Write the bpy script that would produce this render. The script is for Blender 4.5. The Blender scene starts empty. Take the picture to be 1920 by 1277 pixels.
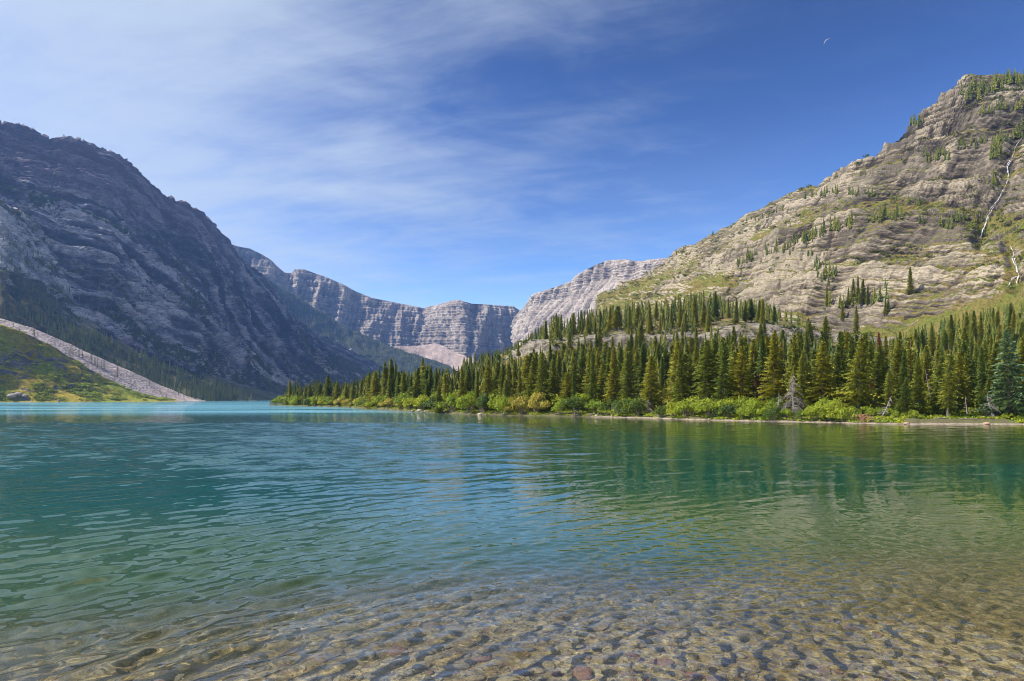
import bpy, math, random
import numpy as np
from mathutils import Vector
from mathutils.bvhtree import BVHTree

sc = bpy.context.scene
C = sc.collection
R = math.radians
F, CX, HY, CAMH = 1200.0, 960.0, 748.5, 2.6      # focal length and horizon in photo pixels, eye height above the lake (m)

# ------------------------------------------------------------------ camera
cam = bpy.data.cameras.new('camera')
cam.sensor_width = 36.0
cam.lens = 36.0 * F / 1920.0
cam.shift_y = (HY - 638.5) / 1920.0
cam.clip_start, cam.clip_end = 0.1, 40000
cam_ob = bpy.data.objects.new('camera', cam)
C.objects.link(cam_ob)
cam_ob.location = (0, 0, CAMH)
cam_ob.rotation_euler = (R(90), 0, 0)
sc.camera = cam_ob

# ------------------------------------------------------------------ light
SUN_AZ, SUN_EL = R(-101), R(46.5)
SUN_DIR = Vector((math.sin(SUN_AZ) * math.cos(SUN_EL), math.cos(SUN_AZ) * math.cos(SUN_EL), math.sin(SUN_EL)))
sun = bpy.data.lights.new('sun', 'SUN')
sun.energy, sun.angle, sun.color = 5.0, R(0.5), (1.0, 0.90, 0.74)
sun.cycles.is_caustics_light = True
sun_ob = bpy.data.objects.new('sun', sun)
C.objects.link(sun_ob)
sun_ob.rotation_euler = SUN_DIR.to_track_quat('Z', 'Y').to_euler()
sun_ob.location = (-400, 30, 500)

sc.view_settings.view_transform = 'Standard'
sc.view_settings.look = 'None'
sc.view_settings.exposure = 0.8
sc.view_settings.gamma = 1.0
sc.cycles.max_bounces = 8
sc.cycles.transparent_max_bounces = 8
sc.cycles.volume_bounces = 0
sc.cycles.use_denoising = True
sc.cycles.filter_width = 1.0


class NT:
    """small helper for node trees"""
    def __init__(s, tree):
        s.t = tree
        tree.nodes.clear()

    def n(s, typ, ins=None, **kw):
        nd = s.t.nodes.new(typ)
        for k, v in kw.items():
            setattr(nd, k, v)
        for k, v in (ins or {}).items():
            sock = nd.inputs[k]
            if isinstance(v, bpy.types.NodeSocket):
                s.t.links.new(v, sock)
            elif isinstance(v, bpy.types.Node):
                s.t.links.new(v.outputs[0], sock)
            else:
                sock.default_value = v
        return nd

    def math(s, op, a, b=0.0, clamp=False):
        return s.n('ShaderNodeMath', {0: a, 1: b}, operation=op, use_clamp=clamp).outputs[0]

    def mix(s, f, a, b, mode='MIX'):
        nd = s.t.nodes.new('ShaderNodeMix')
        nd.data_type, nd.blend_type = 'RGBA', mode
        for k, v in ((0, f), (6, a), (7, b)):
            if isinstance(v, bpy.types.NodeSocket):
                s.t.links.new(v, nd.inputs[k])
            else:
                nd.inputs[k].default_value = v
        return nd.outputs[2]

    def ramp(s, f, stops):
        nd = s.n('ShaderNodeValToRGB', {0: f})
        cr = nd.color_ramp
        while len(cr.elements) < len(stops):
            cr.elements.new(0.5)
        for e, (p, c) in zip(cr.elements, stops):
            e.position = p
            e.color = c if len(c) == 4 else (*c, 1)
        return nd.outputs[0]

    def smooth(s, f, a, b):
        return s.n('ShaderNodeMapRange', {0: f, 1: a, 2: b}, interpolation_type='SMOOTHSTEP').outputs[0]

    def noise(s, vec, scale, detail=4, rough=0.55, dist=0.0):
        return s.n('ShaderNodeTexNoise', {'Vector': vec, 'Scale': scale, 'Detail': detail, 'Roughness': rough, 'Distortion': dist}).outputs[0]

    def scaled(s, vec, sx, sy, sz):
        return s.n('ShaderNodeMapping', {'Vector': vec, 'Scale': (sx, sy, sz)}).outputs[0]

    def attr(s, name):
        return s.n('ShaderNodeAttribute', attribute_name=name).outputs['Fac']


# ------------------------------------------------------------------ sky
world = bpy.data.worlds.new('World')
sc.world = world
world.use_nodes = True
w = NT(world.node_tree)
sky = w.n('ShaderNodeTexSky', sky_type='NISHITA', sun_disc=False, sun_elevation=SUN_EL, sun_rotation=SUN_AZ,
          altitude=1700, air_density=1.15, dust_density=0.4, ozone_density=2.2)
gen = w.n('ShaderNodeTexCoord').outputs['Generated']
sep = w.n('ShaderNodeSeparateXYZ', {0: gen})
zc = w.math('MAXIMUM', sep.outputs[2], 0.03)
zc = w.math('ADD', zc, 0.12)
plane = w.n('ShaderNodeCombineXYZ', {0: w.math('DIVIDE', sep.outputs[0], zc), 1: w.math('DIVIDE', sep.outputs[1], zc), 2: 0.0}).outputs[0]
rot = w.n('ShaderNodeMapping', {'Vector': plane, 'Rotation': (0, 0, R(35)), 'Scale': (0.55, 1.0, 1.0)}).outputs[0]
c1 = w.noise(rot, 1.1, 8, 0.56, 0.25)
c2 = w.noise(w.scaled(rot, 0.7, 3.6, 1), 1.6, 6, 0.6, 0.6)
c3 = w.noise(rot, 4.2, 6, 0.62, 0.5)
cl = w.math('ADD', w.math('MULTIPLY', c1, 0.58), w.math('ADD', w.math('MULTIPLY', c2, 0.20), w.math('MULTIPLY', c3, 0.28)))
# the veil of cirrus thickens towards the side of the sky where the sun stands
toward = w.n('ShaderNodeVectorMath', {0: gen, 1: (-0.80, 0.52, 0.30)}, operation='DOT_PRODUCT').outputs['Value']
veil = w.smooth(toward, 0.30, 1.02)
cover = w.math('MULTIPLY', w.smooth(w.math('ADD', cl, w.math('MULTIPLY', veil, 0.27)), 0.48, 0.88), w.smooth(toward, -0.22, 0.70))
cover = w.math('MULTIPLY', cover, 0.84)
low = w.smooth(sep.outputs[2], 0.42, 0.0)
streak = w.noise(w.scaled(plane, 0.16, 0.5, 1), 1.5, 5, 0.55, 0.3)
cover = w.math('MAXIMUM', cover, w.math('MULTIPLY', w.math('MULTIPLY', low, w.smooth(streak, 0.36, 0.72)), w.math('MULTIPLY', w.smooth(toward, -0.40, 0.5), 0.72)))
deep = w.n('ShaderNodeGamma', {0: sky.outputs[0], 1: 2.3}).outputs[0]
skyc = w.mix(1.0, deep, (0.235, 0.178, 0.142, 1), 'MULTIPLY')
SKY_CLOUD = (3.9, 4.5, 5.2, 1)
sunward = w.n('ShaderNodeVectorMath', {0: gen, 1: tuple(SUN_DIR)}, operation='DOT_PRODUCT').outputs['Value']
glow = w.math('ADD', 1.0, w.math('MULTIPLY', w.smooth(sunward, 0.58, 1.0), 4.5))
cloudc = w.n('ShaderNodeVectorMath', {0: SKY_CLOUD[:3], 'Scale': glow}, operation='SCALE').outputs[0]
skyc = w.mix(cover, skyc, cloudc)
bg = w.n('ShaderNodeBackground', {0: skyc, 1: 0.096})
w.n('ShaderNodeOutputWorld', {0: bg})


# ------------------------------------------------------------------ numeric helpers
def P(px, py, D):
    px, py, D = np.broadcast_arrays(np.asarray(px, float), np.asarray(py, float), np.asarray(D, float))
    return np.stack([(px - CX) / F * D, D, CAMH + (HY - py) / F * D], -1)


def to_px(p):
    return CX + F * p[..., 0] / p[..., 1], HY - F * (p[..., 2] - CAMH) / p[..., 1]


_G = np.array([[1, 1, 0], [-1, 1, 0], [1, -1, 0], [-1, -1, 0], [1, 0, 1], [-1, 0, 1], [1, 0, -1], [-1, 0, -1],
               [0, 1, 1], [0, -1, 1], [0, 1, -1], [0, -1, -1], [1, 1, 0], [-1, 1, 0], [0, -1, 1], [0, -1, -1]], np.float32)


def pnoise(p, seed=0):
    p = np.asarray(p, np.float64)
    i = np.floor(p).astype(np.int64)
    f = (p - i).astype(np.float32)
    u = f * f * f * (f * (f * 6 - 15) + 10)
    out = None
    res = {}
    for dx in (0, 1):
        for dy in (0, 1):
            for dz in (0, 1):
                h = ((i[..., 0] + dx) * 374761393 + (i[..., 1] + dy) * 668265263 + (i[..., 2] + dz) * 1440662683 + seed * 974634777) & 0xFFFFFFFF
                h = ((h ^ (h >> 13)) * 1274126177) & 0xFFFFFFFF
                h = (h ^ (h >> 16)) & 15
                g = _G[h]
                res[dx, dy, dz] = g[..., 0] * (f[..., 0] - dx) + g[..., 1] * (f[..., 1] - dy) + g[..., 2] * (f[..., 2] - dz)
    lx = lambda a, b: a + u[..., 0] * (b - a)
    a00, a10 = lx(res[0, 0, 0], res[1, 0, 0]), lx(res[0, 1, 0], res[1, 1, 0])
    a01, a11 = lx(res[0, 0, 1], res[1, 0, 1]), lx(res[0, 1, 1], res[1, 1, 1])
    b0, b1 = a00 + u[..., 1] * (a10 - a00), a01 + u[..., 1] * (a11 - a01)
    return b0 + u[..., 2] * (b1 - b0)


def fbm(p, octs=5, gain=0.5, lac=2.03, seed=0, ridged=False):
    p = np.asarray(p, np.float64)
    a, s, tot = 1.0, np.zeros(p.shape[:-1], np.float32), 0.0
    for k in range(octs):
        v = pnoise(p, seed + k * 17)
        s += a * ((1 - 2 * np.abs(v) * 1.4) if ridged else v)
        tot += a
        a *= gain
        p = p * lac + 13.7
    return s / tot


def sstep(x, a, b):
    t = np.clip((x - a) / (b - a), 0, 1)
    return t * t * (3 - 2 * t)


def smooth_rows(A, k):
    if k < 1:
        return A
    ker = np.hanning(2 * k + 3)[1:-1]
    ker /= ker.sum()
    pad = np.concatenate([np.repeat(A[:1], k, 0), A, np.repeat(A[-1:], k, 0)], 0)
    out = np.zeros_like(A)
    for j, wj in enumerate(ker):
        out += wj * pad[j:j + len(A)]
    out[0], out[-1] = A[0], A[-1]
    return out


def grid_normals(G):
    du = np.gradient(G, axis=1)
    dv = np.gradient(G, axis=0)
    n = np.cross(du, dv)
    return n / (np.linalg.norm(n, axis=-1, keepdims=True) + 1e-9)


def np_mesh(name, V, Fc, smooth=False, attrs=None):
    V = np.asarray(V, np.float32).reshape(-1, 3)
    Fc = np.asarray(Fc, np.int32)
    n, k = Fc.shape
    me = bpy.data.meshes.new(name)
    me.vertices.add(len(V))
    me.vertices.foreach_set('co', V.ravel())
    me.loops.add(n * k)
    me.loops.foreach_set('vertex_index', Fc.ravel())
    me.polygons.add(n)
    me.polygons.foreach_set('loop_start', np.arange(0, n * k, k, dtype=np.int32))
    me.polygons.foreach_set('loop_total', np.full(n, k, np.int32))
    me.polygons.foreach_set('use_smooth', np.full(n, smooth))
    me.update(calc_edges=True)
    for an, av in (attrs or {}).items():
        me.attributes.new(an, 'FLOAT', 'POINT').data.foreach_set('value', np.asarray(av, np.float32).ravel())
    return me


def grid_faces(nv, nu):
    i = np.arange(nv * nu).reshape(nv, nu)
    return np.stack([i[:-1, :-1], i[:-1, 1:], i[1:, 1:], i[1:, :-1]], -1).reshape(-1, 4)


def link(name, me, mat=None, parent=None):
    o = bpy.data.objects.new(name, me)
    C.objects.link(o)
    if mat is not None and len(me.materials) == 0:
        me.materials.append(mat)
    if parent is not None:
        o.parent = parent
    return o


def tag(o, label=None, cat=None, group=None, kind=None):
    for k, v in (('label', label), ('category', cat), ('group', group), ('kind', kind)):
        if v:
            o[k] = v
    return o


def empty(name, loc, rz=0.0, scale=1.0):
    o = bpy.data.objects.new(name, None)
    C.objects.link(o)
    o.location, o.rotation_euler.z, o.scale = loc, rz, (scale,) * 3 if not hasattr(scale, '__len__') else scale
    o.empty_display_size = 0.2
    return o


def curve(pts, pxs):
    a = np.array(pts, float)
    return P(pxs, np.interp(pxs, a[:, 0], a[:, 1]), np.interp(pxs, a[:, 0], a[:, 2]))


def loft(rows, pxs, counts, soften=4, back=None):
    """rows: control curves from the foot to the crest, each [(px, py, D)...]; back: [(dx, dy, z)] rows behind the crest"""
    K = [curve(r, pxs) for r in rows]
    top = K[-1]
    for (dx, dy, zz) in (back or []):
        b = top + np.array([dx, dy, 0.0])
        b[:, 2] = np.minimum(top[:, 2] - 2, zz) if not callable(zz) else zz(top[:, 2])
        K.append(b)
    parts = []
    for a, b, n in zip(K[:-1], K[1:], counts):
        t = np.arange(n)[:, None, None] / n
        parts.append(a[None] * (1 - t) + b[None] * t)
    parts.append(K[-1][None])
    G = np.concatenate(parts, 0)
    crest = sum(counts[:len(rows) - 1])
    S = smooth_rows(G, soften)
    wgt = np.clip(np.abs(np.arange(len(G)) - crest) / (soften + 1), 0, 1)[:, None, None]   # keep the crest line where it is
    return G * (1 - wgt) + S * wgt


def terr(s, sharp=0.75):
    """stair-like profile of bedded rock: a steep riser, then a tread"""
    f = s - np.floor(s)
    return np.where(f < sharp, f / sharp, (1 - f) / (1 - sharp)) - 0.5


# ------------------------------------------------------------------ materials
def new_mat(name):
    m = bpy.data.materials.new(name)
    m.use_nodes = True
    return m, NT(m.node_tree)


def finish(t, col, rough=0.9, bump=None, strength=0.5, dist=1.0, spec=0.2):
    ins = {'Base Color': col, 'Roughness': rough, 'Specular IOR Level': spec}
    if bump is not None:
        ins['Normal'] = t.n('ShaderNodeBump', {'Height': bump, 'Strength': strength, 'Distance': dist}).outputs[0]
    b = t.n('ShaderNodeBsdfPrincipled', ins)
    t.n('ShaderNodeOutputMaterial', {0: b})


def rock_mat(name, dark, mid, light, grass_a, grass_b, sc_, strata=(1, 1, 8), accent=None, bump_d=1.0, redz=None, contrast=(0.28, 0.5, 0.74), tone=0.0):
    """bedded rock with turf where the vertex attribute veg says so; sc_ = features per metre"""
    m, t = new_mat(name)
    pos = t.n('ShaderNodeNewGeometry').outputs['Position']
    n1 = t.noise(pos, sc_ * 0.6, 9, 0.62)
    st = t.noise(t.scaled(pos, *strata), sc_, 6, 0.6, 0.35)
    f = t.math('ADD', t.math('MULTIPLY', n1, 0.5), t.math('MULTIPLY', st, 0.5))
    if tone:
        f = t.math('ADD', f, t.math('MULTIPLY', t.attr('tone'), tone))
    col = t.ramp(f, [(contrast[0], dark), (contrast[1], mid), (contrast[2], light)])
    blot = t.noise(pos, sc_ * 0.11, 4, 0.5)
    if accent:
        col = t.mix(t.math('MULTIPLY', t.smooth(blot, 0.47, 0.62), 0.55), col, (*accent, 1))
    if redz:
        sepz = t.n('ShaderNodeSeparateXYZ', {0: pos}).outputs[2]
        zz = t.math('ADD', sepz, t.math('MULTIPLY', t.math('SUBTRACT', blot, 0.5), redz[2]))
        col = t.mix(t.math('MULTIPLY', t.smooth(zz, redz[0], redz[1]), 0.7), col, (*redz[3], 1))
    # thin dark joints between the beds
    jn = t.noise(t.scaled(pos, strata[0], strata[1], strata[2] * 1.7), sc_ * 2.1, 3, 0.5, 0.8)
    joint = t.math('SUBTRACT', 1.0, t.smooth(t.math('ABSOLUTE', t.math('SUBTRACT', jn, 0.5)), 0.0, 0.045))
    col = t.mix(t.math('MULTIPLY', joint, 0.7), col, (*[c * 0.45 for c in dark], 1))
    g = t.noise(pos, sc_ * 1.9, 6, 0.65)
    gcol = t.mix(t.smooth(t.noise(pos, sc_ * 0.35, 5, 0.6), 0.36, 0.64), (*grass_a, 1), (*grass_b, 1))
    gcol = t.mix(t.smooth(g, 0.35, 0.75), gcol, t.mix(1.0, gcol, (0.45, 0.5, 0.5, 1), 'MULTIPLY'))
    vm = t.smooth(t.math('ADD', t.attr('veg'), t.math('MULTIPLY', t.math('SUBTRACT', g, 0.5), 1.1)), 0.42, 0.58)
    col = t.mix(vm, col, gcol)
    h = t.math('ADD', f, t.math('MULTIPLY', t.noise(pos, sc_ * 4.5, 4, 0.6), 0.35))
    h = t.math('SUBTRACT', h, t.math('MULTIPLY', joint, 0.25))
    finish(t, col, 0.92, h, 0.9, bump_d, 0.15)
    return m


M_RIGHT = rock_mat('pale_bedded_rock', (0.036, 0.030, 0.025), (0.142, 0.115, 0.086), (0.345, 0.295, 0.218),
                   (0.125, 0.140, 0.026), (0.20, 0.150, 0.048), 0.36, (0.45, 0.45, 3.4), accent=(0.19, 0.16, 0.125), bump_d=0.5, contrast=(0.33, 0.5, 0.67), tone=0.8)
M_LEFT = rock_mat('blue_grey_rock', (0.034, 0.033, 0.044), (0.110, 0.105, 0.138), (0.42, 0.41, 0.45),
                  (0.042, 0.060, 0.022), (0.085, 0.085, 0.03), 0.045, (1, 1, 2.2), bump_d=4.0, contrast=(0.36, 0.5, 0.70), tone=0.55,
                  redz=(330, 480, 260, (0.105, 0.066, 0.078)))
M_SPUR = rock_mat('grey_slab_rock', (0.10, 0.10, 0.105), (0.27, 0.265, 0.265), (0.52, 0.50, 0.47),
                  (0.055, 0.068, 0.026), (0.16, 0.135, 0.06), 0.06, (1, 1, 2.0), bump_d=3.0, tone=0.5)
M_CIRQUE = rock_mat('headwall_rock', (0.075, 0.064, 0.056), (0.265, 0.222, 0.185), (0.42, 0.37, 0.315),
                    (0.08, 0.085, 0.04), (0.12, 0.11, 0.05), 0.028, (1.6, 1.6, 1.3), accent=(0.34, 0.28, 0.24), bump_d=3.0, tone=0.45, contrast=(0.30, 0.5, 0.70))
M_FOREST_FLOOR = rock_mat('wooded_slope_ground', (0.05, 0.05, 0.045), (0.12, 0.11, 0.09), (0.30, 0.27, 0.24),
                          (0.038, 0.052, 0.022), (0.068, 0.072, 0.028), 0.09, (1, 1, 1.5), bump_d=2.5)  # turf darkened: the far slope's shade put into its colour
M_KNOLL = rock_mat('grassy_bank_ground', (0.07, 0.065, 0.066), (0.15, 0.14, 0.135), (0.33, 0.31, 0.29),
                   (0.25, 0.29, 0.026), (0.36, 0.28, 0.036), 0.11, (1, 1, 2.5), bump_d=2.0)
M_LEDGE = rock_mat('limestone_ledge_rock', (0.09, 0.08, 0.065), (0.27, 0.24, 0.19), (0.48, 0.43, 0.345),
                   (0.12, 0.13, 0.032), (0.26, 0.19, 0.07), 0.45, (0.8, 0.8, 3.5), bump_d=0.9)


M_WOODGROUND = rock_mat('grassy_wood_ground', (0.07, 0.065, 0.055), (0.16, 0.14, 0.11), (0.36, 0.32, 0.27),
                       (0.085, 0.095, 0.030), (0.16, 0.145, 0.050), 0.09, (1, 1, 1.5), bump_d=2.0)


def scree_mat(name, a, b, s):
    m, t = new_mat(name)
    pos = t.n('ShaderNodeNewGeometry').outputs['Position']
    v = t.n('ShaderNodeTexVoronoi', {'Vector': pos, 'Scale': s}, feature='F1')
    n = t.noise(pos, s * 0.15, 6, 0.6)
    col = t.mix(v.outputs['Color'], (*a, 1), (*b, 1))
    col = t.mix(t.smooth(n, 0.3, 0.7), col, t.mix(1.0, col, (0.7, 0.68, 0.66, 1), 'MULTIPLY'))
    col = t.mix(t.smooth(t.math('ADD', t.attr('veg'), t.math('SUBTRACT', n, 0.5)), 0.45, 0.6), col, (0.10, 0.11, 0.035, 1))
    finish(t, col, 0.95, v.outputs['Distance'], 0.8, 1.2, 0.1)
    return m


M_SCREE = scree_mat('grey_pink_scree', (0.27, 0.22, 0.20), (0.56, 0.48, 0.445), 0.35)
M_FAN = scree_mat('pink_scree', (0.27, 0.21, 0.18), (0.45, 0.365, 0.32), 0.09)


def land_mat():
    m, t = new_mat('forest_soil')
    pos = t.n('ShaderNodeNewGeometry').outputs['Position']
    n = t.noise(pos, 0.5, 7, 0.6)
    col = t.ramp(n, [(0.3, (0.055, 0.042, 0.028)), (0.5, (0.11, 0.10, 0.05)), (0.7, (0.085, 0.11, 0.03))])
    sand = t.ramp(t.noise(pos, 2.4, 6, 0.65), [(0.3, (0.15, 0.12, 0.09)), (0.6, (0.30, 0.25, 0.19)), (0.8, (0.44, 0.38, 0.31))])
    col = t.mix(t.smooth(t.math('ADD', t.attr('sand'), t.math('MULTIPLY', t.math('SUBTRACT', n, 0.5), 0.8)), 0.4, 0.6), col, sand)
    finish(t, col, 0.95, t.noise(pos, 3.0, 6, 0.6), 0.6, 0.15)
    return m


M_LAND = land_mat()


def leaf_mat(name, dark, mid, light, trans=0.3):
    m, t = new_mat(name)
    rnd = t.math('FRACT', t.math('ADD', t.n('ShaderNodeObjectInfo').outputs['Random'], t.attr('rnd')))
    col = t.ramp(rnd, [(0.0, dark), (0.5, mid), (1.0, light)])
    pos = t.n('ShaderNodeNewGeometry').outputs['Position']
    leaf = t.attr('leaf')
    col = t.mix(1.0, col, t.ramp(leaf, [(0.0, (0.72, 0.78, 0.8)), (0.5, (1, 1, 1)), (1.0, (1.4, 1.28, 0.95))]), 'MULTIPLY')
    d = t.n('ShaderNodeBsdfPrincipled', {'Base Color': col, 'Roughness': 0.6, 'Specular IOR Level': 0.25})
    tr = t.n('ShaderNodeBsdfTranslucent', {0: t.mix(1.0, col, (1.3, 1.25, 0.6, 1), 'MULTIPLY')})
    mx = t.n('ShaderNodeMixShader', {0: trans, 1: d, 2: tr})
    t.n('ShaderNodeOutputMaterial', {0: mx})
    return m


M_FIR = leaf_mat('fir_needles', (0.085, 0.125, 0.022), (0.160, 0.182, 0.025), (0.235, 0.228, 0.028), 0.2)
M_FIR_FAR = leaf_mat('far_fir_needles', (0.080, 0.118, 0.038), (0.130, 0.162, 0.045), (0.185, 0.195, 0.050), 0.18)
M_FIR_MASS = leaf_mat('distant_fir_needles', (0.068, 0.102, 0.022), (0.122, 0.145, 0.025), (0.175, 0.178, 0.027), 0.16)
M_FIR_BLUE = leaf_mat('blue_fir_needles', (0.115, 0.185, 0.095), (0.125, 0.195, 0.10), (0.13, 0.20, 0.10), 0.2)
M_FIR_RUST = leaf_mat('rusty_needles', (0.20, 0.085, 0.035), (0.24, 0.11, 0.04), (0.26, 0.13, 0.05), 0.2)
M_FIR_BROWN = leaf_mat('browning_needles', (0.15, 0.105, 0.04), (0.19, 0.13, 0.045), (0.22, 0.15, 0.05), 0.2)
M_BUSH = leaf_mat('willow_leaves', (0.15, 0.215, 0.020), (0.215, 0.275, 0.024), (0.30, 0.325, 0.03), 0.35)
M_BUSH_GOLD = leaf_mat('yellowing_willow_leaves', (0.27, 0.24, 0.045), (0.33, 0.29, 0.06), (0.38, 0.33, 0.07), 0.35)
M_BUSH_DARK = leaf_mat('dark_willow_leaves', (0.06, 0.10, 0.02), (0.085, 0.13, 0.022), (0.10, 0.15, 0.025), 0.3)
M_SHRUB = leaf_mat('hill_shrub_leaves', (0.060, 0.082, 0.022), (0.10, 0.118, 0.026), (0.15, 0.155, 0.03), 0.25)


def wood_mat(name, a, b):
    m, t = new_mat(name)
    pos = t.n('ShaderNodeNewGeometry').outputs['Position']
    n = t.noise(t.scaled(pos, 6, 6, 1.2), 1.5, 5, 0.6)
    finish(t, t.ramp(n, [(0.3, a), (0.7, b)]), 0.9, n, 0.6, 0.03)
    return m


M_BARK = wood_mat('fir_bark', (0.10, 0.08, 0.065), (0.26, 0.22, 0.19))
M_SNAG = wood_mat('bleached_wood', (0.15, 0.13, 0.115), (0.31, 0.275, 0.25))
M_RUSTWOOD = wood_mat('rusty_dead_twigs', (0.22, 0.10, 0.06), (0.40, 0.22, 0.13))


# ------------------------------------------------------------------ mountains and land (the setting)
SURF = {}


def surface(name, G, mat, attrs=None, smooth=True):
    me = np_mesh(name, G, grid_faces(*G.shape[:2]), smooth, attrs)
    o = link(name, me, mat)
    o['kind'] = 'structure'
    SURF[name] = (G, o)
    return o


def displaced(G, d, flat=False):
    n = grid_normals(G)
    if flat:
        n = n * np.array([1, 1, 0.12])
    return G + n * d[..., None]


ident = lambda z: z - 5

# --- the dark mountain wall along the far side of the lake
pxs = np.linspace(-300, 812, 380)
ridge_left = [(-420, 300, 950), (-300, 190, 1040), (-150, 195, 1150), (0, 240, 1300), (30, 246, 1330), (60, 252, 1350), (98, 271, 1380), (110, 259, 1400), (165, 266, 1450), (178, 278, 1460), (205, 288, 1480), (230, 303, 1520),
              (260, 329, 1560), (290, 352, 1610), (320, 374, 1660), (350, 384, 1700), (385, 414, 1760), (430, 464, 1850), (480, 510, 1960), (520, 555, 2050), (550, 592, 2150), (600, 627, 2250),
              (650, 655, 2350), (690, 675, 2400), (720, 690, 2450), (770, 717, 2520), (812, 742, 2600)]
foot_left = [(-420, 760, 540), (0, 752, 740), (200, 752, 860), (370, 751.6, 1000), (520, 750.6, 1500), (600, 750, 1850), (812, 750, 2450)]
mid_left = [(-420, 420, 720), (0, 500, 985), (200, 530, 1110), (370, 590, 1330), (520, 665, 1770), (600, 693, 2060), (812, 745, 2500)]
G = loft([foot_left, mid_left, ridge_left], pxs, [170, 150, 30, 10], 12, [(-140, 60, lambda z: z * 0.72), (-500, 200, lambda z: z * 0 - 10)])
q = G / 300.0
wv = G[..., 1] - 1.15 * G[..., 0]                      # buttresses and gullies run down the valley wall and away
A3 = lambda a, b: np.stack([wv * a, G[..., 2] * b, G[..., 0] * b], -1)
gul = fbm(A3(0.0065, 0.0022) + 5, 5, 0.5, seed=3, ridged=True)
gul2 = fbm(A3(0.024, 0.006) + 9, 4, 0.55, seed=5, ridged=True)
gul3 = fbm(A3(0.075, 0.016) + 2, 3, 0.55, seed=6, ridged=True)
med = fbm(G / 70.0, 3, 0.5, seed=9)
s = (G[..., 2] + 0.12 * G[..., 1] + 12 * fbm(G / 220., 2, seed=21)) / 34.0
d = 40 * (gul - 0.3) + 15 * (gul2 - 0.3) + 6.0 * (gul3 - 0.3) + 4 * med + 5.0 * terr(s, 0.88) + 2.5 * terr(s * 3.3 + 0.4, 0.85) + 2.2 * fbm(G / 12.0, 3, 0.65, seed=11)
d += np.exp(-((np.arange(len(G))[:, None] - 320) / 9.) ** 2) * (16 * fbm(G / 42., 5, 0.62, seed=12) + 10 * (fbm(G / 26., 3, 0.6, seed=13, ridged=True) - 0.3))
d *= 1 - 0.45 * np.exp(-((np.arange(len(G))[:, None] - 320) / 22.) ** 2)
d += np.exp(-((np.arange(len(G))[:, None] - 320) / 6.) ** 2) * 15 * (fbm(G / 20., 4, 0.65, seed=14, ridged=True) - 0.35)
lower = sstep(G[..., 2], 4, 90)
d = d * (0.25 + 0.75 * lower)
Gd = displaced(G, d)
nz = np.abs(grid_normals(Gd)[..., 2])
nn = fbm(G / 120.0 * np.array([1, 1, 0.6]), 5, 0.6, seed=33)
nn2 = fbm(A3(0.016, 0.004) + 31, 4, 0.6, seed=34)
veg = 0.40 + 0.8 * nn + 1.0 * nn2 + 0.45 * (nz - 0.6) + 0.4 * sstep(G[..., 2], 150, 20) - 0.25 * sstep(G[..., 2], 330, 480)
tone = 1.1 * fbm(A3(0.030, 0.005) + 7, 4, 0.6, seed=35) + 0.25 * (gul2 - 0.3) + 0.10 * terr(s, 0.85) + 0.08 * terr(s * 3.3 + .4, 0.82)
surface('mountain', Gd, M_LEFT, {'veg': veg, 'tone': tone}, False)

# --- forested far slope behind it, running down to the headwall
pxs = np.linspace(380, 900, 170)
G = loft([[(380, 740, 2300), (900, 748, 2500)], [(380, 640, 2420), (640, 690, 2520), (900, 738, 2600)],
          [(380, 410, 2500), (440, 476, 2520), (480, 511, 2550), (557, 557, 2620), (640, 610, 2680), (710, 644, 2720), (760, 659, 2730), (800, 671, 2740), (837, 685, 2750), (900, 716, 2760)]],
         pxs, [40, 50, 10], 6, [(-60, 120, lambda z: z * 0.5)])
d = 16 * fbm(G / 130.0, 5, 0.55, seed=41) + 8 * fbm(G * np.array([0.02, 0.02, 0.006]), 4, seed=44, ridged=True)
surface('far_slope', displaced(G, d), M_FOREST_FLOOR, {'veg': 0.85 + 0.9 * fbm(G / 90., 4, seed=47)})

# --- grey slabby spur with a sunlit crest
pxs = np.linspace(-420, 640, 330)
crest_spur = [(-420, 520, 800), (-120, 400, 960), (0, 377, 1040), (40, 398, 1070), (75, 424, 1100), (110, 448, 1130), (150, 480, 1170), (190, 505, 1215), (235, 533, 1260), (280, 558, 1320), (340, 592, 1400),
              (400, 622, 1480), (460, 655, 1590), (520, 690, 1700), (580, 724, 1830), (640, 748, 1950)]
G = loft([[(-420, 752, 500), (0, 690, 700), (200, 720, 850), (400, 750, 1120), (640, 752, 1800)],
          [(-420, 470, 640), (0, 520, 865), (190, 600, 1060), (340, 660, 1270), (520, 720, 1610), (640, 751, 1900)], crest_spur],
         pxs, [60, 110, 16], 6, [(-110, 40, lambda z: z * 0.55)])
gul = fbm(G * np.array([0.008, 0.016, 0.006]), 5, 0.55, seed=51, ridged=True)
wv = G[..., 1] - 1.0 * G[..., 0]
s = (G[..., 2] + 0.3 * G[..., 1] + 6 * fbm(G / 120., 2, seed=52)) / 22.0
d = 13 * (gul - 0.3) + 4.5 * fbm(G / 35.0, 5, 0.6, seed=53) + 4 * (fbm(G * np.array([0.03, 0.06, 0.02]), 4, seed=54, ridged=True) - 0.3) + 2.0 * terr(s) + 1.2 * terr(s * 3.1)
Gd = displaced(G, d)
k = np.linspace(0, 1, 170)
vv = np.concatenate([np.linspace(0, 1, 170), np.ones(len(G) - 170)])[:, None]
veg = 0.24 + 1.0 * fbm(G / 60.0, 5, 0.6, seed=57) + 0.8 * sstep(vv, 0.55, 0.2) + 0.1 * sstep(vv, 0.93, 1.0)
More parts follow.
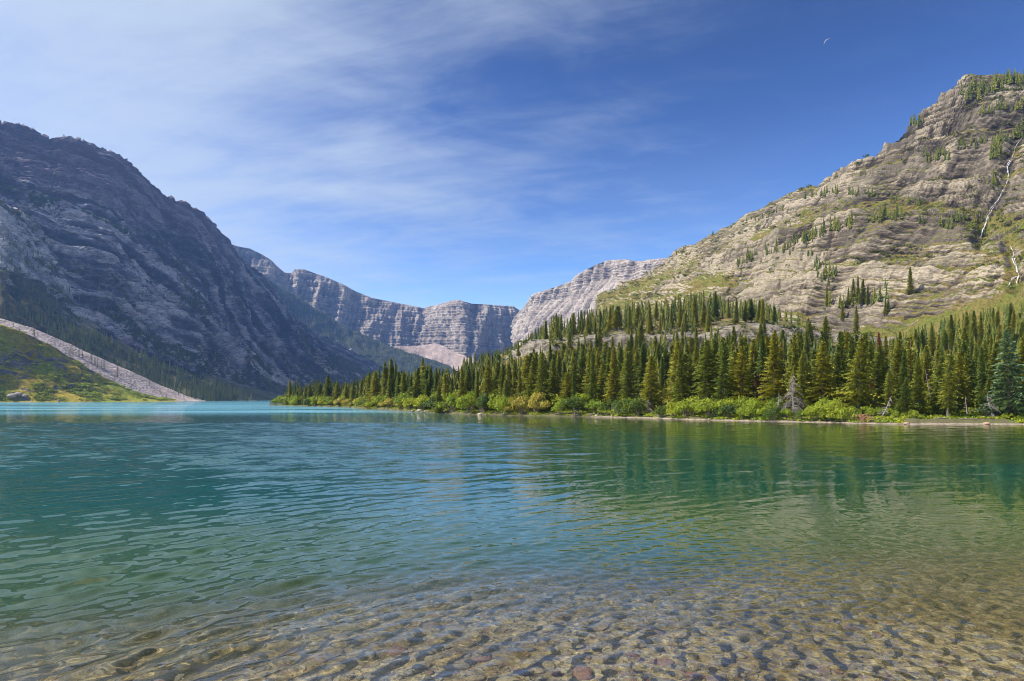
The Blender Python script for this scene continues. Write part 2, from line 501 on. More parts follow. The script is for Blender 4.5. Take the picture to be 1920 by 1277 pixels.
tone = 1.2 * fbm(np.stack([wv * 0.045, G[..., 2] * 0.012, G[..., 0] * 0.012], -1), 4, 0.6, seed=58) + 0.12 * terr(s) + 0.45 * sstep(vv, 0.92, 1.0) + 0.12  # paler towards the crest: its sunlight put into the tone
surface('rocky_spur', Gd, M_SPUR, {'veg': veg, 'tone': tone})

# --- lower wooded slope with a pale crest
pxs = np.linspace(-420, 600, 300)
crest_wood = [(-420, 600, 640), (-100, 520, 820), (0, 524, 900), (40, 541, 920), (80, 562, 940), (130, 585, 965), (180, 609, 990), (240, 640, 1030), (300, 665, 1080), (350, 684, 1120), (400, 702, 1165), (480, 730, 1300), (560, 747, 1500), (600, 750, 1620)]
G = loft([[(-420, 760, 440), (0, 742, 640), (200, 751, 760), (370, 752.4, 885), (470, 751.2, 1150), (600, 750.6, 1500)],
          [(-420, 680, 530), (0, 634, 750), (180, 679, 860), (300, 710, 965), (400, 729, 1062), (600, 750.3, 1550)], crest_wood],
         pxs, [50, 80, 12], 6, [(-60, 20, lambda z: z * 0.7 - 5)])
d = 8 * fbm(G / 60., 5, 0.55, seed=61) + 2.5 * fbm(G / 14., 4, seed=62)
d *= sstep(G[..., 2], 0, 30)
veg = 0.95 + 0.8 * fbm(G / 45., 4, seed=63)
veg[-32:-8] -= 0.8  # bare pale band below the crest, standing in for its sunlit edge
surface('wooded_slope', displaced(G, d), M_WOODGROUND, {'veg': veg})

# --- strip of scree below the wood
pxs = np.linspace(-420, 400, 240)
G = loft([[(-420, 740, 470), (0, 690, 628), (100, 715, 660), (200, 738, 720), (300, 752, 790), (372, 753.4, 850), (400, 753.2, 900)],
          [(-420, 470, 560), (0, 597, 745), (60, 614, 765), (120, 640, 785), (180, 668, 805), (240, 694, 830), (300, 722, 860), (350, 742, 885), (385, 752.2, 905), (400, 754, 918)]],
         pxs, [60, 8], 3, [(-20, 12, lambda z: z - 14)])
d = 1.8 * fbm(G / 22., 5, 0.6, seed=66) + 0.7 * fbm(G / 4., 3, seed=67)
surface('scree_slope', displaced(G, d), M_SCREE, {'veg': 0.12 + 0.5 * fbm(G / 30., 3, seed=68)})

# --- grassy bank with dark outcrops on the lake
pxs = np.linspace(-420, 352, 300)
sh_l = lambda D: 748.5 + 3120.0 / D
crest_bank = [(-420, 527, 490), (0, 609, 600), (40, 622, 615), (100, 649, 640), (150, 679, 660), (200, 710, 690), (250, 733, 720), (300, 749, 745), (352, 754, 775)]
G = loft([[(-420, 758, 440), (0, 755.5, 540), (150, 755, 570), (260, 754.2, 620), (352, 754.5, 690)],
          [(-420, sh_l(460), 460), (0, sh_l(562), 562), (150, sh_l(585), 585), (260, sh_l(640), 640), (352, 753.6, 712)],
          [(-420, 690, 470), (0, 716, 575), (100, 722, 597), (180, 735, 630), (260, 747, 670), (352, 753.2, 735)], crest_bank],
         pxs, [8, 50, 70, 10], 4, [(-25, 20, lambda z: z * 0.5 - 6)])
s = (G[..., 2] + 0.35 * G[..., 0] + 4 * fbm(G / 25., 3, seed=71)) / 13.0
d = 5.0 * fbm(G / 40., 5, 0.55, seed=72) + 3.2 * terr(s, 0.8) * sstep(fbm(G / 45., 3, seed=73), -0.2, 0.25) + 1.0 * fbm(G / 7., 4, seed=74)
d *= sstep(G[..., 2], 0.0, 9.0)
Gd = displaced(G, d)
nb = grid_normals(Gd)
veg = 0.64 + 1.25 * fbm(G / 34. * np.array([1, 1, 1.6]), 5, 0.58, seed=75) + 0.9 * (np.abs(nb[..., 2]) - 0.62) + 0.35 * sstep(G[..., 2], 45, 62)
surface('grassy_bank', Gd, M_KNOLL, {'veg': veg})

# --- the headwall at the end of the valley
pxs = np.linspace(395, 1010, 420)
ridge_wall = [(395, 424, 2760), (425, 455, 2780), (443, 461, 2800), (470, 466, 2820), (490, 476, 2840), (507, 487, 2850), (512, 493, 2855), (533, 511, 2880), (548, 512, 2900), (552, 505, 2900), (570, 505, 2920), (590, 512, 2940),
              (615, 521, 2960), (640, 532, 2990), (665, 545, 3010), (695, 558, 3040), (740, 567, 3080), (770, 573, 3100), (795, 578, 3120), (803, 575, 3110), (820, 572, 3080), (830, 569, 3060), (845, 564, 3030), (862, 562, 3000), (868, 565, 2990), (885, 569, 3000),
              (915, 571, 3060), (940, 573, 3100), (962, 574, 3130), (975, 582, 3150), (1010, 596, 3160)]
base = [(395, 660, 2560), (560, 662, 2720), (700, 664, 2860), (790, 656, 2990), (830, 664, 2900), (872, 676, 2810), (890, 682, 2840), (960, 684, 2980), (1010, 690, 3010)]
G = loft([[(a, b + 40, D - 60) for a, b, D in base], base, ridge_wall], pxs, [12, 150, 8, 5], 3, [(0, 60, lambda z: z - 12), (0, 500, lambda z: z * 0.4)])
rib = fbm(G * np.array([0.0085, 0.0016, 0.0022]), 5, 0.6, seed=81, ridged=True)
onoff = 0.35 + 0.65 * sstep(fbm(G * np.array([0.006, 0.002, 0.006]), 3, seed=80), -0.2, 0.25)
rib2 = fbm(G * np.array([0.060, 0.004, 0.006]), 3, 0.55, seed=82, ridged=True)
s = (G[..., 2] + 0.04 * G[..., 0] + 6 * fbm(G / 260., 2, seed=83)) / 34.0
d = 44 * (rib - 0.35) + 9 * (rib2 - 0.3) * onoff + 9 * terr(s, 0.88) + 4 * terr(s * 2.7, 0.85) + 4.0 * fbm(G / 34., 4, 0.6, seed=84)
d[-30:] *= np.concatenate([np.linspace(1, 0.25, 17), np.full(13, 0.2)])[:, None]
tone = 0.55 * (rib2 - 0.3) * onoff + 0.4 * (rib - 0.35) + 0.15 * terr(s, 0.85) + 0.12 * terr(s * 2.7, 0.8) + 0.25 * fbm(G / 60., 4, 0.6, seed=86) - 0.05
surface('headwall', displaced(G, d, True), M_CIRQUE, {'tone': tone, 'veg': 0.05 + 0.4 * fbm(G / 90., 4, seed=85) + 0.3 * sstep(G[..., 2], 300, 200)})

# --- pink scree fan under it
pxs = np.linspace(738, 930, 100)
G = loft([[(738, 690, 2765), (800, 700, 2770), (930, 706, 2600)],
          [(738, 650, 2880), (745, 649, 2880), (790, 648, 2900), (815, 643, 2880), (850, 658, 2830), (872, 668, 2770), (890, 676, 2740), (930, 690, 2780)]],
         pxs, [60], 0)
surface('scree_fan', displaced(G, 5 * fbm(G / 60., 4, seed=88) + 5 * fbm(G * np.array([.03, .004, .004]), 3, seed=89)), M_FAN, {'veg': np.zeros(G.shape[:2])})

# --- the sunny rock wall closing the valley
pxs = np.linspace(962, 1330, 260)
ridge_c = [(962, 600, 2700), (975, 583, 2680), (985, 572, 2650), (1000, 551, 2600), (1020, 545, 2550), (1045, 537, 2500), (1071, 527, 2450), (1076, 519, 2430), (1100, 505, 2350), (1118, 496, 2300),
           (1140, 488, 2250), (1170, 486, 2150), (1188, 489, 2100), (1205, 490, 2060), (1215, 487, 2050), (1245, 484, 1980), (1330, 480, 1900)]
band_c = [(a, b + 16 + 18 * min(1, max(0, (a - 970) / 160)), D - 22) for a, b, D in ridge_c]
led_c = [(a, b + 48 + 14 * min(1, max(0, (a - 970) / 160)), D - 150) for a, b, D in ridge_c]
G = loft([[(962, 690, 2400), (1100, 670, 2000), (1330, 640, 1500)], led_c, band_c, ridge_c], pxs, [90, 50, 50, 6, 4], 2, [(0, 40, lambda z: z - 10), (0, 300, lambda z: z * 0.4)])
uc = 0.53 * G[..., 0] - 0.85 * G[..., 1]
rib = fbm(np.stack([uc * 0.022, G[..., 0] * 0.002, G[..., 2] * 0.003], -1), 4, 0.58, seed=91, ridged=True)
s = (G[..., 2] + 0.10 * G[..., 0] + 6 * fbm(G / 120., 3, seed=92)) / 24.0
d = 26 * (rib - 0.3) + 5 * terr(s, 0.88) + 2.5 * terr(s * 2.6, 0.85) + 2.5 * fbm(G / 45., 4, 0.6, seed=93)
d[-26:] *= np.concatenate([np.linspace(1, 0.3, 15), np.full(11, 0.25)])[:, None]
tone = 0.6 * (rib - 0.3) + 0.2 * terr(s, 0.85) + 0.12 * terr(s * 2.6, 0.8) + 0.05
surface('valley_wall', displaced(G, d, True), M_CIRQUE, {'tone': tone, 'veg': 0.02 + 0.5 * fbm(G / 80., 4, seed=95)})

# --- the near mountain with pale cliffs
pxs = np.linspace(1120, 2330, 640)
r0 = [(1120, 665, 330), (1300, 655, 300), (1480, 662, 265), (1600, 672, 232), (1700, 674, 205), (1800, 672, 180), (1920, 668, 158), (2330, 660, 150)]
r0_land = [(1120, 665, 330), (1300, 655, 300), (1480, 650, 275), (1600, 648, 250), (1700, 644, 230), (1800, 636, 210), (1920, 626, 190), (2330, 610, 176)]
r1 = [(1120, 600, 480), (1200, 585, 460), (1300, 565, 420), (1400, 585, 370), (1480, 610, 335), (1590, 612, 305), (1650, 606, 288), (1800, 582, 262), (1850, 566, 256), (1920, 536, 246), (2330, 440, 240)]
r2 = [(1120, 570, 620), (1200, 548, 600), (1330, 505, 535), (1400, 472, 470), (1500, 428, 415), (1600, 408, 388), (1720, 414, 372), (1800, 434, 345), (1850, 455, 325), (1920, 468, 308), (2330, 370, 300)]
r3 = [(1120, 560, 680), (1200, 532, 680), (1330, 474, 610), (1400, 445, 545), (1500, 402, 480), (1600, 382, 450), (1720, 382, 430), (1800, 392, 410), (1850, 400, 390), (1920, 405, 372), (2330, 290, 360)]
r4 = [(1120, 556, 730), (1160, 547, 750), (1200, 517, 760), (1250, 491, 755), (1275, 473, 745), (1330, 443, 715), (1400, 408, 675), (1460, 382, 635), (1520, 357, 600), (1560, 341, 575), (1600, 312, 555), (1650, 286, 535),
      (1700, 247, 520), (1735, 212, 510), (1775, 173, 500), (1812, 146, 495), (1850, 143, 492), (1920, 140, 485), (2000, 128, 485), (2330, 60, 480)]
G = loft([r0, r1, r2, r3, r4], pxs, [50, 160, 60, 150, 10, 6], 7, [(10, 30, lambda z: z - 8), (100, 350, lambda z: z * 0.3)])
G = G.astype(np.float64)
nrm = grid_normals(G)
big = fbm(G / 75.0, 4, 0.55, seed=101)
blk = fbm(G * np.array([0.05, 0.05, 0.030]), 5, 0.58, seed=102, ridged=True)
warp = 9 * fbm(G / 150., 2, seed=103) + 0.8 * fbm(G / 18., 2, seed=98)
s = (G[..., 2] + 0.10 * G[..., 0] - 0.05 * G[..., 1] + warp) / 11.0
hard = sstep(fbm(G / 60., 3, seed=104), -0.25, 0.2)
uR, wR = 0.34 * G[..., 0] - 0.94 * G[..., 1], 0.94 * G[..., 0] + 0.34 * G[..., 1]     # along the contours / down the fall line
chan = fbm(np.stack([uR * 0.032, wR * 0.005, G[..., 2] * 0.006], -1), 4, 0.55, seed=109, ridged=True)
crack = fbm(np.stack([uR * 0.16, wR * 0.018, G[..., 2] * 0.03], -1), 3, 0.55, seed=110, ridged=True)
sb = s / 3.9 + 0.2
bigon = sstep(fbm(G / 95., 2, seed=99), -0.35, 0.1)
step_big, step_mid, step_fine = terr(sb, 0.74), terr(s, 0.84), terr(s * 2.9 + 0.3, 0.82)
d = 9.5 * step_big * bigon + 3 * big + 4.2 * (chan - 0.3) + 3.6 * step_mid * hard + 1.5 * step_fine + 0.6 * terr(s * 7.3, 0.8) + 1.3 * (crack - 0.3) * hard + 0.35 * fbm(G / 5., 3, 0.6, seed=105)
tone_r = 0.30 * step_mid * hard + 0.30 * step_fine + 0.26 * terr(s * 7.3, 0.8) + 0.7 * np.minimum(crack - 0.22, 0.12) * hard + 0.35 * (chan - 0.35) + 0.45 * fbm(np.stack([s * 0.55, G[..., 0] / 60., G[..., 1] / 60.], -1), 3, seed=97)
# the stream has cut a gully
px_g, py_g = to_px(G)
fall = np.array([(1915, 262), (1903, 275), (1897, 295), (1888, 315), (1889, 335), (1884, 352), (1870, 375), (1855, 395), (1848, 415), (1843, 430), (1838, 448)], float)
fall2 = np.array([(1893, 463), (1898, 475), (1900, 490), (1904, 505), (1908, 520), (1903, 538)], float)


def seg_dist(px, py, poly):
    best = np.full(px.shape, 1e9)
    for a, b in zip(poly[:-1], poly[1:]):
        ab = b - a
        t = np.clip(((px - a[0]) * ab[0] + (py - a[1]) * ab[1]) / (ab @ ab), 0, 1)
        best = np.minimum(best, np.hypot(px - a[0] - t * ab[0], py - a[1] - t * ab[1]))
    return best


gd = np.minimum(seg_dist(px_g, py_g, fall), seg_dist(px_g, py_g, fall2))
d -= 3.0 * sstep(gd, 22, 3)
d *= np.concatenate([np.linspace(0.3, 1, 50), np.ones(370), np.linspace(1, 0.4, 10), np.full(len(G) - 430, 0.4)])[:, None]
Gd = displaced(G, d)
nz = np.abs(grid_normals(Gd)[..., 2])
rowv = np.concatenate([np.linspace(0, 1, 50), np.linspace(1, 2, 160), np.linspace(2, 3, 60), np.linspace(3, 4, 150), np.full(len(G) - 420, 4.)])[:, None]
bench = np.exp(-((rowv - 2.55) / 0.42) ** 2)
ramp_grass = sstep(rowv, 1.12, 0.85) * sstep(px_g, 1560, 1680) + sstep(rowv, 0.9, 0.5)
meadow = np.exp(-((px_g - 1360) / 45) ** 2 - ((py_g - 530) / 14) ** 2) + np.exp(-((px_g - 1490) / 22) ** 2 - ((py_g - 590) / 22) ** 2)
bands = 0.35 * np.sin((py_g + 0.28 * px_g) / 17.0 + 3 * fbm(G / 50., 3, seed=107))
veg = 0.16 + 0.85 * fbm(G / 30. * np.array([1, 1, 2.2]), 5, 0.6, seed=106) + 1.9 * (nz - 0.68) + 0.42 * bench + 0.9 * ramp_grass + 1.0 * meadow + 0.4 * bands * sstep(py_g, 470, 380) + 0.6 * sstep(gd, 30, 8) * (fbm(G / 14., 3, seed=108) > -0.05)
veg += 0.29 + 0.14 * sstep(px_g, 1560, 1300)
tone_r += 0.16 * sstep(py_g, 430, 520) - 0.05 - 0.25 * sstep(gd, 14, 4)
surface('near_mountain', Gd, M_RIGHT, {'veg': veg, 'tone': tone_r}, False)

# --- the wooded knoll with its ledge
pxs = np.linspace(640, 1760, 420)
k0 = [(640, 759, 330), (760, 750, 280), (880, 724, 240), (1000, 695, 210), (1100, 680, 200), (1300, 678, 195), (1450, 672, 190), (1560, 668, 190), (1760, 662, 185)]
k1 = [(640, 758, 335), (760, 744, 290), (880, 705, 255), (960, 680, 236), (1000, 664, 224), (1100, 657, 216), (1300, 654, 213), (1450, 642, 211), (1560, 642, 211), (1760, 645, 205)]
k2 = [(640, 757, 340), (760, 740, 300), (880, 697, 268), (960, 665, 243), (1000, 645, 229), (1100, 636, 221), (1250, 633, 219), (1300, 630, 219), (1400, 618, 218), (1500, 620, 217), (1560, 632, 217), (1760, 642, 210)]
k3 = [(640, 756, 350), (760, 737, 320), (880, 690, 300), (960, 657, 287), (1000, 640, 281), (1100, 613, 281), (1200, 591, 286), (1300, 577, 290), (1400, 580, 290), (1480, 600, 285), (1530, 617, 280), (1640, 632, 268), (1760, 640, 225)]
G = loft([k0, k1, k2, k3], pxs, [36, 40, 70, 8, 6], 2, [(0, 15, lambda z: z - 3), (0, 80, lambda z: z * 0.5 - 4)])
s = (G[..., 2] + 0.03 * G[..., 0] + 2 * fbm(G / 30., 3, seed=111)) / 3.4
rv = np.concatenate([np.linspace(0, 1, 36), np.linspace(1, 2, 40), np.linspace(2, 3, 70), np.full(len(G) - 146, 3.)])[:, None]
cliffy = np.exp(-((rv - 1.6) / 0.6) ** 2)
d = 2.4 * fbm(G / 25., 5, 0.55, seed=112) + cliffy * (1.3 * terr(s, 0.85) + 0.6 * terr(s * 2.7, 0.8) + 1.6 * (fbm(G * np.array([.16, .16, .05]), 4, seed=113, ridged=True) - .3)) + 0.5 * fbm(G / 4., 4, seed=114)
Gd = displaced(G, d)
veg = 0.70 + 0.9 * fbm(G / 16., 5, 0.6, seed=115) - 0.72 * cliffy + 0.3 * sstep(np.broadcast_to(to_px(G)[0], G.shape[:2]), 990, 940)
surface('wooded_knoll', Gd, M_LEDGE, {'veg': veg})

# --- the low point of land along the right-hand shore
shore = np.array([(505, 760.2), (520, 760), (555, 761.2), (587, 762), (647, 763.3), (680, 766), (720, 768), (783, 772.5), (830, 775), (877, 777), (967, 779), (1080, 781), (1200, 783.5), (1300, 787), (1400, 789.5), (1480, 791), (1560, 793), (1640, 795), (1700, 796), (1920, 796), (2330, 800)], float)
shoreD = lambda px: CAMH * F / (np.interp(px, shore[:, 0], shore[:, 1]) - HY)
pxs = np.linspace(505, 2330, 640)
D0 = shoreD(pxs) * (1 + 0.010 * pnoise(np.stack([pxs / 23., pxs * 0, pxs * 0], -1), 5) + 0.006 * pnoise(np.stack([pxs / 7., pxs * 0, pxs * 0], -1), 6))
a0 = np.array(k0)
r0a = np.array(r0_land)
Dk = np.where(pxs < 1500, np.interp(pxs, a0[:, 0], a0[:, 2]), np.interp(pxs, r0a[:, 0], r0a[:, 2])) + 6
zk = np.where(pxs < 1500, CAMH + (HY - np.interp(pxs, a0[:, 0], a0[:, 1])) / F * Dk, CAMH + (HY - np.interp(pxs, r0a[:, 0], r0a[:, 1])) / F * Dk)
Dk[pxs < 640] = np.interp(pxs[pxs < 640], [505, 640], [285, 336])
zk[pxs < 640] = np.interp(pxs[pxs < 640], [505, 640], [0.2, 0.6])
zk = np.maximum(zk, 0.3)
ker = np.hanning(41); ker /= ker.sum()
sm = lambda a: np.convolve(np.pad(a, 20, 'edge'), ker, 'valid')
Dk, zk = sm(Dk), sm(zk)


def row(Dr, zr):
    return np.stack([(pxs - CX) / F * Dr, Dr, zr + np.zeros_like(Dr)], -1)


bank = np.minimum(1.0, (pxs - 500) / 120.0)
K = [row(D0 - 1.5, -0.35), row(D0, 0.0), row(D0 + 0.9, 0.16), row(D0 + 2.6, 0.45 * bank), row(D0 + (Dk - D0) * 0.35 + 2, 0.4 + zk * 0.14), row(Dk, zk), row(Dk + 30, zk - 6)]
cnt = [4, 6, 8, 30, 40, 4]
parts = []
for a, b, n in zip(K[:-1], K[1:], cnt):
    t = np.arange(n)[:, None, None] / n
    parts.append(a[None] * (1 - t) + b[None] * t)
G = np.concatenate(parts + [K[-1][None]], 0)
rv = np.arange(len(G))[:, None]
amp = sstep(rv, 8, 30)
G[..., 2] += amp * 0.35 * fbm(G / 6., 4, seed=121) + 0.04 * fbm(G / 1.2, 3, seed=122) * (rv > 5)
pxg = np.broadcast_to(pxs[None], G.shape[:2])
beach = np.exp(-((pxg - 1760) / 60) ** 2)
sand = sstep(rv, 9.5 + 0 * pxg, 6.5 + 0 * pxg) * (0.25 + 0.65 * sstep(pxg, 1060, 1180)) + 0.42 * beach * sstep(rv, 24, 14)
surface('shore_land', G, M_LAND, {'sand': sand})

# ------------------------------------------------------------------ lake bed, stones, water
def bed_depth(x, y):
    n = fbm(np.stack([x / 5., y / 5., 0 * x], -1), 3, seed=131)
    lip = 8.2 + 0.24 * x + 1.0 * n
    dd = 0.105 * (y - 4.6) + 0.08 * np.maximum(0, y - lip) + 0.022 * np.maximum(0, y - lip) ** 2
    return np.where(y < 4.5, 0.11 * (y - 4.5), dd) + 0.07 * np.maximum(0, -x - 1.0) * sstep(y, 4.5, 7.0) + 0.035 * fbm(np.stack([x / 0.9, y / 0.9, 0 * x], -1), 3, seed=132)


xs, ys = np.linspace(-1, 1, 260), np.concatenate([np.linspace(-8, 3, 12), 3.2 * np.exp(np.linspace(0, math.log(15), 260))])
Y = np.broadcast_to(ys[:, None], (len(ys), len(xs)))
X = xs[None] * (11 + np.maximum(Y, 0) * 1.2)
bd = np.minimum(bed_depth(X, Y), 16)
Gb = np.stack([X, Y, -bd], -1)


def bed_mat():
    m, t = new_mat('lake_bed_gravel')
    pos = t.n('ShaderNodeNewGeometry').outputs['Position']
    v = t.n('ShaderNodeTexVoronoi', {'Vector': pos, 'Scale': 17.0, 'Randomness': 1.0}, feature='F1')
    v2 = t.n('ShaderNodeTexVoronoi', {'Vector': pos, 'Scale': 48.0}, feature='F1')
    n = t.noise(pos, 0.55, 6, 0.6)
    cr = t.n('ShaderNodeSeparateColor', {0: v.outputs['Color']}).outputs[0]
    col = t.ramp(cr, [(0.0, (0.17, 0.14, 0.09)), (0.35, (0.40, 0.32, 0.17)), (0.6, (0.55, 0.46, 0.28)), (0.8, (0.30, 0.21, 0.14)), (0.9, (0.20, 0.19, 0.17)), (1.0, (0.48, 0.42, 0.30))])
    v2v = t.n('ShaderNodeSeparateColor', {0: v2.outputs['Color']}).outputs[0]
    col = t.mix(0.4, col, t.ramp(v2v, [(0, (0.25, 0.24, 0.22)), (1, (0.8, 0.78, 0.72))]), 'OVERLAY')
    col = t.mix(t.smooth(n, 0.42, 0.62), col, t.mix(1.0, col, (0.62, 0.56, 0.38, 1), 'MULTIPLY'))
    finish(t, col, 0.85, t.math('ADD', v.outputs['Distance'], t.math('MULTIPLY', v2.outputs['Distance'], 0.4)), 0.6, 0.035)
    return m


bed = link('lake_bed', np_mesh('lake_bed', Gb, grid_faces(*Gb.shape[:2]), True), bed_mat())
bed['kind'] = 'structure'
bed.cycles.is_caustics_receiver = True


def stone_mat(name, stops):
    m, t = new_mat(name)
    pos = t.n('ShaderNodeTexCoord').outputs['Object']
    r = t.math('FRACT', t.math('ADD', t.n('ShaderNodeObjectInfo').outputs['Random'], t.attr('rnd')))
    n = t.noise(pos, 2.6, 6, 0.65)
    col = t.ramp(r, stops)
    col = t.mix(t.smooth(n, 0.35, 0.7), t.mix(1.0, col, (0.6, 0.58, 0.52, 1), 'MULTIPLY'), col)
    vein = t.math('ABSOLUTE', t.math('SUBTRACT', t.noise(t.scaled(pos, 1, 1, 3), 1.8, 3, 0.5, 1.0), 0.5))
    col = t.mix(t.math('MULTIPLY', t.smooth(vein, 0.03, 0.0), 0.4), col, (0.5, 0.46, 0.4, 1))
    finish(t, col, 0.7, n, 0.5, 0.05)
    return m


M_STONE = stone_mat('lake_stone', [(0.0, (0.36, 0.30, 0.18)), (0.22, (0.45, 0.38, 0.23)), (0.42, (0.33, 0.31, 0.28)), (0.6, (0.48, 0.42, 0.30)), (0.76, (0.33, 0.18, 0.13)), (0.88, (0.38, 0.34, 0.25)), (1.0, (0.52, 0.47, 0.38))])
M_STONE_RED = stone_mat('red_lake_stone', [(0.0, (0.38, 0.20, 0.15)), (1.0, (0.42, 0.24, 0.18))])
M_STONE_GOLD = stone_mat('ochre_lake_stone', [(0.0, (0.45, 0.36, 0.20)), (1.0, (0.50, 0.40, 0.22))])


def ico(sub):
    import bmesh
    bm = bmesh.new()
    bmesh.ops.create_icosphere(bm, subdivisions=sub, radius=1.0)
    V = np.array([v.co[:] for v in bm.verts])
    Fc = np.array([[v.index for v in f.verts] for f in bm.faces])
    bm.free()
    return V, Fc


IV2, IF2 = ico(2)
IV1, IF1 = ico(1)


def stone_shape(V, seed):
    rg = np.random.default_rng(seed)
    n = fbm(V * 0.9 + seed * 3.1, 3, 0.5, seed=seed)
    W = V * (1 + 0.55 * n[:, None])
    for _ in range(4):                       # chip flat faces
        a = rg.normal(size=3); a /= np.linalg.norm(a)
        h = rg.uniform(0.45, 0.8)
        over = np.maximum(0, W @ a - h)
        W = W - over[:, None] * a * 0.85
    return W


rng = np.random.default_rng(7)
stone_me = []
for k in range(8):
    me = np_mesh('stone', stone_shape(IV2, 200 + k), IF2, True)
    me.materials.append(M_STONE)
    stone_me.append(me)
placed = []


def put_stone(x, y, r, k, mat=None, flat=None, sink=0.35):
    o = bpy.data.objects.new('stone', stone_me[k % 8])
    C.objects.link(o)
    o.parent = bed
    fl = flat if flat else rng.uniform(0.32, 0.62)
    o.scale = (r * rng.uniform(0.9, 1.5), r * rng.uniform(0.7, 1.1), r * fl)
    o.rotation_euler = (rng.uniform(-.25, .25), rng.uniform(-.25, .25), rng.uniform(0, 6.28))
    o.location = (x, y, -float(bed_depth(np.array([x]), np.array([y]))[0]) + r * fl * sink)
    o.cycles.is_caustics_receiver = True
    if mat:
        o.material_slots[0].link = 'OBJECT'
        o.material_slots[0].material = mat
    placed.append((x, y, r))
    return o


def on_bed(px, py):
    """the point of the lake bed that shows at a photo pixel (looking through the water)"""
    dd = np.array([(px - CX) / F, 1.0, -(py - HY) / F])
    D = CAMH * F / (py - HY)
    x, y = dd[0] * D, D
    for _ in range(6):
        dep = float(bed_depth(np.array([x]), np.array([y]))[0])
        y = D + dep / 0.30 * 0.27 / 1.0
        x = (px - CX) / F * y
        break
    return x, y


for (px, py, wpx, mat, lab) in [(860, 1250, 46, M_STONE_GOLD, 'rounded ochre stone under the shallow water'), (1090, 1262, 52, M_STONE_RED, 'brick red angular stone just under the water'),
                                (785, 1248, 44, M_STONE_GOLD, None), (748, 1218, 46, M_STONE_RED, None), (905, 1235, 34, M_STONE_RED, None), (975, 1258, 40, None, None), (1030, 1248, 36, None, None), (890, 1272, 40, M_STONE_GOLD, None),
                                (1120, 1205, 26, None, None), (1205, 1208, 30, M_STONE_GOLD, None), (1060, 1222, 30, None, None), (790, 1222, 22, M_STONE_GOLD, None), (700, 1265, 40, None, None), (640, 1240, 34, None, None), (1300, 1265, 44, M_STONE_RED, None),
                                (1340, 1272, 40, None, None), (610, 1275, 44, None, None), (930, 1275, 36, None, None), (500, 1262, 40, M_STONE_GOLD, None), (1500, 1268, 30, None, None), (1180, 1262, 34, None, None), (830, 1210, 26, None, None)]:
    x, y = on_bed(px, py)
    o = put_stone(x, y, wpx * y / F * 0.45, int(rng.integers(8)), mat)
    if lab:
        o['label'] = lab
for k in range(46):                                    # larger flat stones lying here and there
    px_s, py_s = rng.uniform(150, 1800), 1130 + 150 * rng.random() ** 0.7
    x, y = on_bed(px_s, py_s)
    r = rng.uniform(16, 46) * y / F * 0.5
    if all((x - a) ** 2 + (y - b) ** 2 > (1.1 * (r + c)) ** 2 for a, b, c in placed):
        put_stone(x, y, r, int(rng.integers(8)), [None, M_STONE_GOLD, None, M_STONE_RED][int(rng.integers(4))], flat=rng.uniform(0.3, 0.5))
tries = 0
while len(placed) < 210 and tries < 9000:
    tries += 1
    y = 4.3 + 8.5 * rng.random() ** 1.8
    x = rng.uniform(-0.84, 0.84) * y
    dens = 1.0 if x < 0.30 * y else 0.22
    if rng.random() > dens:
        continue
    r = min(0.30, 0.032 + 0.042 * rng.exponential() ** 1.3) * (0.8 + 0.04 * y)
    if all((x - a) ** 2 + (y - b) ** 2 > (0.9 * (r + c)) ** 2 for a, b, c in placed):
        put_stone(x, y, r, int(rng.integers(8)))
# pebbles, too many to pick apart
npb = 9000
py_ = 3.9 + 9.5 * rng.random(npb) ** 1.7
px_ = rng.uniform(-0.9, 0.9, npb) * py_
rr = np.clip(0.010 + 0.013 * rng.exponential(size=npb), 0.010, 0.055)
zz = -bed_depth(px_, py_)
variants = [stone_shape(IV1, 300 + k) for k in range(12)]
idx = rng.integers(12, size=npb)
an = rng.uniform(0, 6.28, npb)
Vv = np.array(variants)[idx] * (rr[:, None, None] * np.stack([rng.uniform(.9, 1.5, npb), rng.uniform(.7, 1.1, npb), rng.uniform(.35, .6, npb)], -1)[:, None, :])
ca, sa = np.cos(an)[:, None], np.sin(an)[:, None]
Vv = np.stack([Vv[..., 0] * ca - Vv[..., 1] * sa, Vv[..., 0] * sa + Vv[..., 1] * ca, Vv[..., 2]], -1) + np.stack([px_, py_, zz + rr * 0.25], -1)[:, None, :]
Ff = (IF1[None] + (np.arange(npb) * len(IV1))[:, None, None]).reshape(-1, 3)
pb = link('pebbles', np_mesh('pebbles', Vv, Ff, True, {'rnd': np.repeat(rng.random(npb), len(IV1))}), M_STONE, bed)
pb['kind'] = 'stuff'
pb.cycles.is_caustics_receiver = True

# --- the water surface: a graded sheet with real ripples
WD = np.concatenate([3.4 * np.exp(np.linspace(0, math.log(70 / 3.4), 760)), 70 * np.exp(np.linspace(0, math.log(3000 / 70), 190))[1:]])
wu = np.linspace(-1, 1, 500)
Xw = wu[None] * 0.86 * (WD[:, None] + 1.0) + (wu ** 9)[None] * (6 + 0.12 * WD[:, None])
Yw = np.broadcast_to(WD[:, None], Xw.shape)
spacing = np.gradient(WD)[:, None]
pxw = CX + F * Xw / Yw
gust = 0.75 + 0.7 * fbm(np.stack([Xw / 7., Yw / 11., 0 * Xw], -1), 3, seed=141)
Aleft = 0.30 + 0.95 * sstep(pxw, 1250, 250)
Aw = Aleft * np.clip(gust, 0.35, 1.4) * sstep(Yw, 3.6, 5.5) * (0.55 + 0.42 * sstep(Yw, 18, 9) * sstep(pxw, 1150, 400))
H = np.zeros_like(Xw)
rw = np.random.default_rng(12)
NW = 64
